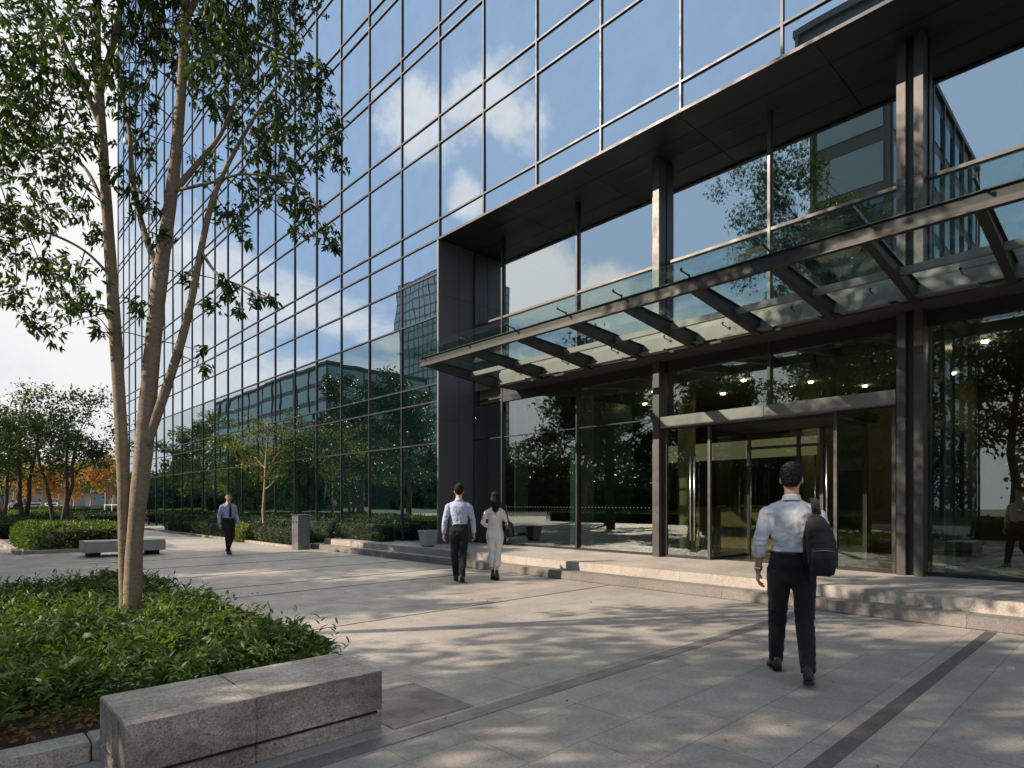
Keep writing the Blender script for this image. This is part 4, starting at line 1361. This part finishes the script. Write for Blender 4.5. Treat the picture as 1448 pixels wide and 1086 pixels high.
block('narrow dark office wing across the plaza opposite the entrance', -19.5, -13.9, -63, -30, 39, 4.2, 4, M['far_dark'])

# ------------------------------------------------------------------ people
def remesh(mb, vox, smooth=6, lam=.5):
    me = bpy.data.meshes.new('tmp')
    me.from_pydata(mb.v, [], mb.f)
    bm = bmesh.new(); bm.from_mesh(me)
    bmesh.ops.recalc_face_normals(bm, faces=bm.faces)
    bm.to_mesh(me); bm.free()
    o = bpy.data.objects.new('tmp', me)
    COL.objects.link(o)
    md = o.modifiers.new('r', 'REMESH'); md.mode = 'VOXEL'; md.voxel_size = vox
    if smooth:
        ms = o.modifiers.new('s', 'SMOOTH'); ms.factor = lam; ms.iterations = smooth
    dg = bpy.context.evaluated_depsgraph_get()
    out = bpy.data.meshes.new_from_object(o.evaluated_get(dg))
    bpy.data.objects.remove(o); bpy.data.meshes.remove(me)
    out.polygons.foreach_set('use_smooth', [True] * len(out.polygons))
    return out

def wrinkle(me, amp, zones, seed):
    """cloth folds: displaced along the normals, stronger near the given points"""
    n = len(me.vertices)
    co = np.empty(n * 3); me.vertices.foreach_get('co', co); co = co.reshape(-1, 3)
    no = np.empty(n * 3); me.vertices.foreach_get('normal', no); no = no.reshape(-1, 3)
    rng = np.random.default_rng(seed)
    h = np.zeros(n)
    for k in range(9):
        d = rng.normal(size=3); d[2] *= 1.6; d /= np.linalg.norm(d)
        f = rng.uniform(28, 75)
        w = np.sin(co @ (rng.normal(size=3) * 9) + rng.random() * 6)
        h += np.sin(co @ d * f + 1.6 * w + rng.random() * 6.28)
    h = -np.abs(h / 3.0) + .5
    g = np.full(n, .35)
    for (p, r) in zones:
        g += np.exp(-np.sum((co - np.array(p)) ** 2, 1) / r ** 2)
    co += no * (h * amp * np.minimum(g, 1.5))[:, None]
    me.vertices.foreach_set('co', co.ravel())
    me.update()

def hand(mb, wrist, d, thumb, palm_n, s=1.0, curl=.35):
    """palm, four unequal bent fingers and a thumb; palm_n is where the fingers curl to"""
    w = Vector(wrist); d = Vector(d).normalized()
    n = Vector(palm_n); n = (n - d * n.dot(d)).normalized()
    th = Vector(thumb); th = (th - d * th.dot(d) - n * th.dot(n)).normalized()
    # palm
    rings = []
    for (l, hw, ht) in ((-.03, .027, .021), (.0, .028, .019), (.03, .036, .017), (.06, .041, .016), (.088, .040, .013)):
        c = w + d * l * s
        rings.append([c + th * (hw * s * math.cos(a)) + n * (ht * s * math.sin(a)) for a in (2 * math.pi * k / 12 for k in range(12))])
    mb.rings(rings)
    for (o, L, r) in ((.030, .070, .0092), (.010, .079, .0095), (-.011, .073, .0090), (-.030, .056, .0082)):
        p = w + d * .075 * s + th * o * s
        pts = [p]
        ang = curl * .5
        for seg, fr in enumerate((.30, .40, .32, .25)):
            q = d * math.cos(ang) + n * math.sin(ang)
            pts.append(pts[-1] + q * (L * fr * s) + th * (o * .06 * s))
            ang += curl
        mb.tube(pts, [r * s * 1.1, r * s * 1.05, r * s, r * s * .95, r * s * .7], 8)
    p = w + d * .02 * s + th * .026 * s
    mb.tube([p, p + (d * .6 + th * .75 + n * .25).normalized() * .036 * s, p + (d * .8 + th * .55 + n * .35).normalized() * .066 * s, p + (d * .95 + th * .35 + n * .45).normalized() * .092 * s], [.014 * s, .012 * s, .010 * s, .007 * s], 8)

def person(label, loc, heading, pose, cl):
    """heading: rotation about z of a figure that faces +y"""
    t = empty('person', loc, heading)
    tag(t, label, 'person')
    s = pose.get('h', 1.75) / 1.75
    f = pose.get('female', False)
    vox = cl.get('vox', .008)
    V = lambda p: Vector(p) * s
    neck, hz = V((0, .0, 1.45)), pose['head']
    hip, knee, ank = pose['hip'], pose['knee'], pose['ankle']
    sh, el, wr = pose['shoulder'], pose['elbow'], pose['wrist']
    tw = .9 if f else 1.0
    torso = [(0, 0, .86, .150, .100), (0, 0, .93, .162, .112), (0, .0, 1.00, .150 * (1.0), .102), (0, .005, 1.08, .140 * (.92 if f else 1), .092),
             (0, .0, 1.18, .150 * tw, .100), (0, -.008, 1.28, .165 * tw, .110), (0, -.010, 1.345, .168 * tw, .108), (0, -.008, 1.395, .125 * tw, .088), (0, .0, 1.435, .07, .06)]
    sc_ = lambda secs, g=0.0: [(a * s, b * s, c * s, (d + g) * s, (e + g) * s) for a, b, c, d, e in secs]
    # ---- body: one continuous surface
    B = MB()
    B.loft(sc_(torso, -.014), 24, 2.3)
    B.tube([V((0, -.005, 1.40)), V((0, .004, 1.47)), V((0, .012, 1.54))], [.060 * s, .053 * s, .056 * s], 16)
    hd = MB()
    hs = [(0, .050, .0, .030, .030), (0, .030, .022, .052, .062), (0, .014, .06, .066, .084), (0, .004, .10, .073, .094), (0, -.002, .14, .076, .098), (0, -.006, .18, .072, .094), (0, -.008, .21, .055, .074), (0, -.008, .23, .022, .03)]
    hd.loft(hs, 24, 2.1)
    hd.tube([(0, .094, .125), (0, .106, .098), (0, .114, .078), (0, .098, .070)], [.008, .011, .015, .008], 8)
    for sx in (-1, 1):
        hd.ball((sx * .079, -.006, .095), (.010, .022, .033), 10, 6)
        hd.ball((sx * .033, .080, .118), (.020, .012, .012), 8, 5)
    hd.ball((0, .090, .047), (.026, .010, .010), 10, 5)
    hrot = Matrix.Rotation(pose.get('turn', 0), 3, 'Z') @ Matrix.Rotation(pose.get('nod', 0), 3, 'X')
    horg = V((0, -.0, 1.515))
    tf = lambda v: horg + hrot @ (Vector(v) * s)
    B.add([tf(v) for v in hd.v], hd.f, True)
    for k in (0, 1):
        B.tube([V(sh[k]), V(el[k]), V(wr[k])], [.042 * s * tw, .036 * s * tw, .026 * s * tw], 12)
        B.ball(V(sh[k]), .046 * s * tw)
        dirn = V(wr[k]) - V(el[k])
        hd_d = pose['hand_dir'][k] if pose.get('hand_dir') else dirn
        hand(B, V(wr[k]), Vector(hd_d), pose['thumb'][k], pose['palm'][k], s * (.92 if f else 1.0), pose.get('curl', (.35, .35))[k])
        B.tube([V(hip[k]), V(knee[k]), V(ank[k])], [.066 * s, .042 * s, .032 * s], 12)
        cm = V(knee[k]).lerp(V(ank[k]), .35); B.ball(cm + Vector((0, -.006, 0)) * s, (.040 * s, .042 * s, .10 * s))
        fd = Vector(pose['foot'][k]).normalized()
        a = V(ank[k])
        B.tube([a + Vector((0, 0, .0)), a + fd * .05 * s + Vector((0, 0, -.045)) * s, a + fd * .13 * s + Vector((0, 0, -.06)) * s], [.034 * s, .034 * s, .024 * s], 10)
    me = remesh(B, vox * .72, 3)
    link('body', me, M['skin'], t)
    # ---- face and hair
    for sx in (-1, 1):
        e = MB().ball((0, 0, 0), (.011, .006, .006), 8, 5)
        e.v = [tuple(tf(Vector(v) + Vector((sx * .032, .0905, .118)))) for v in e.v]
        e.build('eye', M['eye'], t)
        e = MB().box(-.018, .018, -.004, .004, -.003, .003)
        e.v = [tuple(tf(Vector(v) + Vector((sx * .033, .0925, .137)))) for v in e.v]
        e.build('eyebrow', M['hair'], t)
    e = MB().ball((0, 0, 0), (.022, .006, .006), 10, 5)
    e.v = [tuple(tf(Vector(v) + Vector((0, .0985, .047)))) for v in e.v]
    e.build('mouth', M['mouth'], t)
    H = MB()
    H.loft([(0, -.055, .045, .044, .036), (0, -.046, .075, .066, .056), (0, -.030, .110, .0795, .076), (0, -.014, .150, .084, .098), (0, -.013, .185, .081, .100), (0, -.013, .215, .066, .086), (0, -.012, .238, .036, .05), (0, -.012, .245, .012, .018)], 24, 2.1)
    if f:
        H.loft([(0, -.115, -.235, .018, .012), (.004, -.115, -.20, .042, .022), (0, -.112, -.10, .064, .034), (0, -.098, .0, .080, .042), (0, -.078, .07, .084, .052), (0, -.05, .13, .080, .066), (0, -.03, .18, .07, .06)], 20)
        for sx in (-1, 1): H.ball((sx * .068, -.01, .10), (.018, .055, .085))
    hh = MB(); hh.add([tf(v) for v in H.v], H.f, True)
    me = remesh(hh, .006, 4)
    n = len(me.vertices); co = np.empty(n * 3); me.vertices.foreach_get('co', co); co = co.reshape(-1, 3)
    rng = np.random.default_rng(4)
    co += .0030 * np.sin(co[:, [0]] * 260 + co[:, [2]] * 60) * np.sin(co[:, [1]] * 190) + .0024 * rng.normal(size=(n, 1))
    me.vertices.foreach_set('co', co.ravel())
    link('hair', me, M['hair'], t)
    # ---- shirt
    S_ = MB()
    st = [(a, b, c, d + .010 * (1 if c < 1.4 else .5), e + .012) for a, b, c, d, e in torso if c > (.95 if not f else .97)]
    w0 = st[0]
    st = [(0, 0, cl.get('hem', 1.0) - .005, .152, .104)] + [q for q in st if q[2] > cl.get('hem', 1.0) + .02]
    S_.loft(sc_(st), 28, 2.3)
    for k in (0, 1):
        S_.ball(V(sh[k]) + Vector((0, 0, -.012)) * s, (.056 * s * tw, .064 * s * tw, .056 * s * tw), 16, 10)
        S_.tube([V((0.035 * (-1 if k == 0 else 1), -.01, 1.402)), V((0.11 * tw * (-1 if k == 0 else 1), -.01, 1.375)), V(sh[k]) + Vector((0, 0, -.005))], [.058 * s * tw, .056 * s * tw, .052 * s * tw], 12)
        e_, w_ = V(el[k]), V(wr[k])
        cut = cl.get('sleeve', (.95, .95))[k]
        end = e_.lerp(w_, cut)
        mid = V(sh[k]).lerp(e_, .5)
        g = 1.0 * tw
        if cut > .8:
            S_.tube([V(sh[k]), mid, e_, e_.lerp(w_, .5), e_.lerp(w_, .82), end], [.060 * s * g, .056 * s * g, .050 * s * g, .047 * s * g, .042 * s * g, .036 * s * g], 14)
        else:
            S_.tube([V(sh[k]), mid, e_, end], [.061 * s * g, .058 * s * g, .054 * s * g, .050 * s * g], 14)
            S_.tube([e_.lerp(w_, cut - .22), e_.lerp(w_, cut + .02)], [.056 * s * g, .054 * s * g], 14)
    me = remesh(S_, vox, 3)
    z = []
    for k in (0, 1): z += [(V(el[k]), .10), (V(sh[k]), .10)]
    z += [((.1, -.1, 1.08 * s), .12), ((-.1, -.1, 1.08 * s), .12), ((0, .1, 1.1 * s), .12)]
    wrinkle(me, .0065, z, 3)
    shirt = link(cl.get('top_name', 'shirt'), me, M[cl['top']], t)
    if not f:
        c = MB()
        ring0, ring1, ring2, ring3 = [], [], [], []
        for k in range(24):
            a = 2 * math.pi * k / 24
            cy = .0
            ring0.append(V((.064 * math.cos(a), cy + .062 * math.sin(a), 1.432 - .012 * math.sin(a))))
            ring1.append(V((.061 * math.cos(a), cy + .004 + .060 * math.sin(a), 1.484 - .016 * math.sin(a))))
            ring2.append(V((.067 * math.cos(a), cy + .004 + .066 * math.sin(a), 1.480 - .016 * math.sin(a))))
            ring3.append(V((.078 * math.cos(a), cy - .002 + .076 * math.sin(a), 1.436 - .016 * math.sin(a))))
        c.rings([ring0, ring1, ring2, ring3], False)
        c.build('collar', M[cl['top']], shirt)
    # ---- trousers
    T_ = MB()
    tz = [(0, 0, cl.get('waist', 1.025), .158, .108), (0, -.004, .98, .166, .114), (0, -.012, .92, .174, .126), (0, -.012, .86, .172, .122), (0, -.004, .80, .150, .104), (0, 0, .77, .10, .07)]
    if f: tz = [(0, 0, 1.02, .145, .100), (0, -.004, .97, .160, .112), (0, -.016, .91, .178, .130), (0, -.016, .86, .176, .126), (0, -.006, .80, .150, .105), (0, 0, .77, .10, .07)]
    T_.loft(sc_(tz), 26, 2.3)
    for k in (0, 1):
        a_, k_, h_ = V(ank[k]), V(knee[k]), V(hip[k])
        end = k_.lerp(a_, cl.get('leg', 1.04))
        T_.tube([h_ + Vector((0, -.005, -.02)), h_.lerp(k_, .35), h_.lerp(k_, .75), k_, k_.lerp(a_, .35) + Vector((0, -.012, 0)), k_.lerp(a_, .72), end],
                [.100 * s, .094 * s, .080 * s, .074 * s, .070 * s, .061 * s, (.054 if cl.get('leg', 1.04) > .9 else .058) * s], 16)
    me = remesh(T_, vox, 4)
    z = []
    for k in (0, 1): z += [(V(knee[k]), .11), (V(ank[k]) + Vector((0, 0, .08)), .09), (V(hip[k]) + Vector((0, -.05, -.06)), .10)]
    wrinkle(me, .0075, z, 8)
    link('trousers', me, M[cl['bottom']], t)
    if cl.get('belt', True):
        wz = cl.get('waist', 1.025)
        b_ = MB(); rr = []
        for (g, zz) in ((.160, wz - .030), (.165, wz - .028), (.165, wz + .004), (.158, wz + .006)):
            rr.append([V((g * math.cos(a), (g - .048) * math.sin(a), zz)) for a in (2 * math.pi * q / 32 for q in range(32))])
        b_.rings(rr, False)
        b_.build('belt', M['leather'], t)
        MB().box(-.02, .02, .113 * s, .121 * s, (wz - .03) * s, (wz + .004) * s, .003).build('buckle', M['steel'], t)
    # ---- shoes
    for k in (0, 1):
        a = V(ank[k]); fd = Vector(pose['foot'][k]); fd.normalize()
        up = Vector((0, 0, 1)); sd_ = fd.cross(up).normalized(); up = sd_.cross(fd)
        rings = []
        heel = cl.get('heel', 0)
        prof = [(-.070, .012, .030, .018), (-.062, .034, .034, .055), (-.03, .040, .037, .066), (.02, .040, .038, .055), (.07, .032, .044, .038), (.12, .026, .045, .030), (.165, .022, .036, .022), (.195, .016, .014, .010)]
        for (l, hz_, wd, ht) in prof:
            c = a + fd * l * s + up * (-.082 + ht) * s
            rings.append([c + sd_ * (wd * s * math.cos(q)) + up * (ht * s * math.sin(q) if math.sin(q) > 0 else max(-ht, -.9 * ht) * s * -math.sin(q)) for q in (2 * math.pi * i / 14 for i in range(14))])
        sm = MB().rings(rings)
        if not heel:
            pass
        so_ = sm.build('shoe', M['leather'], t)
        q = MB()
        pr = [(-.072, .026), (-.05, .037), (.0, .037), (.06, .043), (.12, .046), (.165, .038), (.197, .014)]
        lo = [a + fd * l * s + sd_ * w * s + up * (-.094) * s for l, w in pr] + [a + fd * l * s - sd_ * w * s + up * (-.094) * s for l, w in reversed(pr)]
        hi = [v + up * .016 * s for v in lo]
        q.rings([lo, hi]); q.sm = [False] * len(q.sm)
        if heel:
            q.tube([a + fd * -.05 * s + up * -.09 * s, a + fd * -.05 * s + up * (-.09 - heel) * s], [.02, .011], 8)
        q.build('sole', M['leather'], so_)
    return t, V, tf

# man with the backpack
pose = dict(h=1.78, head=0, turn=R(-4), nod=R(3),
            hip=((-.088, .0, .91), (.088, .0, .91)), knee=((-.102, .125, .50), (.100, .03, .485)), ankle=((-.115, .20, .095), (.112, -.235, .125)),
            foot=((-.25, 1, -.02), (.10, 1, -.24)),
            shoulder=((-.182, -.01, 1.352), (.182, -.01, 1.352)), elbow=((-.240, -.045, 1.09), (.27, -.03, 1.11)), wrist=((-.252, .035, .855), (.20, .19, 1.20)),
            thumb=((.1, 1, 0), (0, 0, 1)), palm=((1, .1, 0), (-1, 0, .2)), curl=(.38, .75))
hero, V_, tf_ = person('man in white shirt and black trousers walking to the doors with a backpack', (-2.08, 5.155, 0), R(23.5), pose,
                    dict(top='white_shirt', bottom='black_cloth', sleeve=(.42, .95), vox=.0075, hem=1.02))
w = V_((-.252, .035, .855)).lerp(V_((-.240, -.045, 1.09)), .12)
dd = (V_((-.252, .035, .855)) - V_((-.240, -.045, 1.09))).normalized()
MB().tube([w - dd * .012, w + dd * .012], [.034, .034], 16).build('watch', M['steel'], hero)

# backpack: a thing of its own, hung on the shoulder
bp = empty('backpack', (-2.08, 5.155, 0), R(23.5))
tag(bp, 'black backpack slung from the right shoulder of the man in white shirt', 'backpack')
m = MB()
sec = [(.215, -.225, .875, .050, .05), (.215, -.232, .898, .082, .078), (.214, -.24, .97, .108, .104), (.208, -.238, 1.07, .112, .106), (.198, -.23, 1.17, .106, .096), (.184, -.215, 1.27, .086, .080), (.172, -.198, 1.335, .056, .058), (.166, -.19, 1.362, .028, .03)]
m.loft(sec, 28, 3.0)
me = remesh(m, .008, 4); wrinkle(me, .006, [((.26, -.3, 1.0), .2)], 12)
link('body', me, M['pack_cloth'], bp)
m = MB().loft([(.216, -.322, .905, .062, .02), (.216, -.332, .93, .080, .034), (.215, -.338, 1.02, .084, .038), (.210, -.33, 1.095, .078, .030), (.209, -.325, 1.105, .062, .015)], 24, 3.5)
me = remesh(m, .007, 3); wrinkle(me, .004, [((.26, -.35, .95), .1)], 14)
pk = link('front_pocket', me, M['pack_cloth'], bp)
MB().tube([V_((.14, -.350, 1.06)), V_((.212, -.376, 1.07)), V_((.284, -.350, 1.06))], .004, 6).build('zip', M['bollard'], pk)
pts = [(.172, -.20, 1.34), (.168, -.14, 1.40), (.165, -.06, 1.452), (.158, .02, 1.455), (.165, .09, 1.40), (.185, .135, 1.28), (.215, .11, 1.12), (.235, -.05, 1.0), (.225, -.16, .94)]
rings = []
P_ = [V_(q) for q in pts]
m = MB()
for i, p_ in enumerate(P_):
    d_ = (P_[min(i + 1, len(P_) - 1)] - P_[max(0, i - 1)]).normalized()
    x_ = Vector((1, .1, 0)); x_ = (x_ - d_ * x_.dot(d_)).normalized(); n_ = d_.cross(x_)
    wd = .033 if i < 6 else .015
    rings.append([p_ + x_ * (wd * math.cos(a)) + n_ * (.009 * math.sin(a)) for a in (2 * math.pi * q / 10 for q in range(10))])
m.rings(rings); m.build('shoulder_strap', M['pack_cloth'], bp)
pts = [(.118, -.19, 1.28), (.092, -.225, 1.15), (.092, -.25, 1.03), (.118, -.255, .93)]
P_ = [V_(q) for q in pts]; rings = []
for i, p_ in enumerate(P_):
    d_ = (P_[min(i + 1, 3)] - P_[max(0, i - 1)]).normalized()
    x_ = Vector((1, .4, 0)); x_ = (x_ - d_ * x_.dot(d_)).normalized(); n_ = d_.cross(x_)
    rings.append([p_ + x_ * (.022 * math.cos(a)) + n_ * (.008 * math.sin(a)) for a in (2 * math.pi * q / 10 for q in range(10))])
MB().rings(rings).build('shoulder_strap', M['pack_cloth'], bp)
MB().tube([V_((.150, -.20, 1.345)), V_((.156, -.205, 1.385)), V_((.188, -.21, 1.385)), V_((.20, -.20, 1.335))], .008, 8).build('handle', M['pack_cloth'], bp)

# man of the couple
pose = dict(h=1.80, head=0, turn=R(3), nod=R(2),
            hip=((-.088, .0, .91), (.088, .0, .91)), knee=((-.080, .09, .495), (.075, .03, .49)), ankle=((-.055, .10, .094), (.060, -.17, .12)),
            foot=((-.1, 1, 0), (.10, 1, -.2)),
            shoulder=((-.184, -.01, 1.352), (.184, -.01, 1.352)), elbow=((-.250, -.05, 1.09), (.250, -.03, 1.09)), wrist=((-.272, .03, .85), (.268, .06, .855)),
            thumb=((.1, 1, 0), (-.1, 1, 0)), palm=((1, 0, 0), (-1, 0, 0)))
p = at(649, 11.23)
person('man in pale blue shirt and dark trousers walking beside the woman in cream', (p.x, p.y, 0), R(50), pose, dict(top='blue_shirt', bottom='black_cloth', hem=1.02))

# woman of the couple
pose = dict(h=1.66, head=0, turn=R(8), nod=R(3), female=True,
            hip=((-.085, .0, .93), (.085, .0, .93)), knee=((-.060, .06, .52), (.050, .04, .52)), ankle=((-.045, .02, .15), (.040, -.10, .155)),
            foot=((-.05, 1, -.42), (.05, 1, -.5)),
            shoulder=((-.152, -.01, 1.350), (.152, -.01, 1.350)), elbow=((-.245, -.05, 1.13), (.245, -.03, 1.13)), wrist=((-.17, .14, 1.06), (.262, .03, .90)),
            thumb=((.2, .2, 1), (-.1, 1, 0)), palm=((1, 0, 0), (-1, 0, 0)), curl=(.5, .45))
p = at(700, 11.44)
wo, V2, _ = person('woman with long dark hair in cream top and trousers beside the man in blue', (p.x, p.y, 0), R(46), pose, dict(top='cream', bottom='cream_trouser', leg=.54, belt=False, hem=1.0, heel=.045, top_name='blouse'))
hb = empty('handbag', (p.x, p.y, 0), R(46))
tag(hb, 'black shoulder bag hanging at the side of the woman in cream', 'bag')
m = MB().loft([(.300, -.02, .84, .075, .10), (.300, -.02, .86, .092, .125), (.292, -.02, 1.0, .085, .12), (.280, -.01, 1.13, .055, .105), (.272, .0, 1.17, .02, .09)], 24, 3)
m.v = [tuple(V2(v)) for v in m.v]
me = remesh(m, .008, 3); wrinkle(me, .005, [((.28, 0, 1.0), .2)], 5)
link('body', me, M['leather'], hb)
for yy_ in (-.06, .07):
    MB().tube([V2((.27, yy_, 1.14)), V2((.245, yy_ * .8, 1.28)), V2((.19, yy_ * .5, 1.425)), V2((.15, yy_ * .4, 1.452)), V2((.15, yy_ * .2, 1.455))], .009, 8).build('strap', M['leather'], hb)

# distant man
pose = dict(h=1.74, head=0, turn=R(-12), nod=R(0),
            hip=((-.088, .0, .91), (.088, .0, .91)), knee=((-.085, .05, .50), (.085, .14, .50)), ankle=((-.075, -.19, .13), (.085, .20, .095)),
            foot=((-.1, 1, -.25), (.10, 1, .05)),
            shoulder=((-.182, -.01, 1.352), (.182, -.01, 1.352)), elbow=((-.242, -.03, 1.09), (.242, -.05, 1.09)), wrist=((-.255, .10, .86), (.262, .02, .85)),
            thumb=((.1, 1, 0), (-.1, 1, 0)), palm=((1, 0, 0), (-1, 0, 0)))
p = at(323, 17.3)
fm, V3, _ = person('man in pale blue shirt with a dark tie crossing the plaza by the hedges', (p.x, p.y, 0), R(-84), pose, dict(top='blue_shirt', bottom='black_cloth', vox=.009, hem=1.02))
m = MB()
rings = []
for (z, y, wd) in ((1.03, .125, .006), (1.07, .127, .040), (1.2, .126, .034), (1.34, .118, .026), (1.425, .085, .020), (1.44, .078, .026), (1.455, .07, .024)):
    rings.append([V3((wd * c_, y + .006 * s_, z)) for c_, s_ in ((-1, 0), (0, 1), (1, 0), (0, -1))])
m.rings(rings).build('tie', M['black_cloth'], fm)

# two tiny figures far off under the trees
def far_person(label, px, d, heading, top):
    pose = dict(h=1.72, head=0, hip=((-.088, 0, .91), (.088, 0, .91)), knee=((-.085, .08, .5), (.085, .03, .5)), ankle=((-.08, .1, .094), (.08, -.12, .11)),
                foot=((0, 1, 0), (0, 1, -.1)), shoulder=((-.182, -.01, 1.352), (.182, -.01, 1.352)), elbow=((-.26, -.03, 1.11), (.26, -.03, 1.11)), wrist=((-.27, .06, .87), (.27, .04, .87)),
                thumb=((0, 1, 0), (0, 1, 0)), palm=((1, 0, 0), (-1, 0, 0)))
    p = at(px, d)
    person(label, (p.x, p.y, 0), heading, pose, dict(top=top, bottom='black_cloth', vox=.016, hem=1.02))
far_person('distant person in blue top standing under the dark trees', 17, 58, R(90), 'blue_shirt')
far_person('distant person in black walking under the dark trees', 24, 56, R(-90), 'black_cloth')
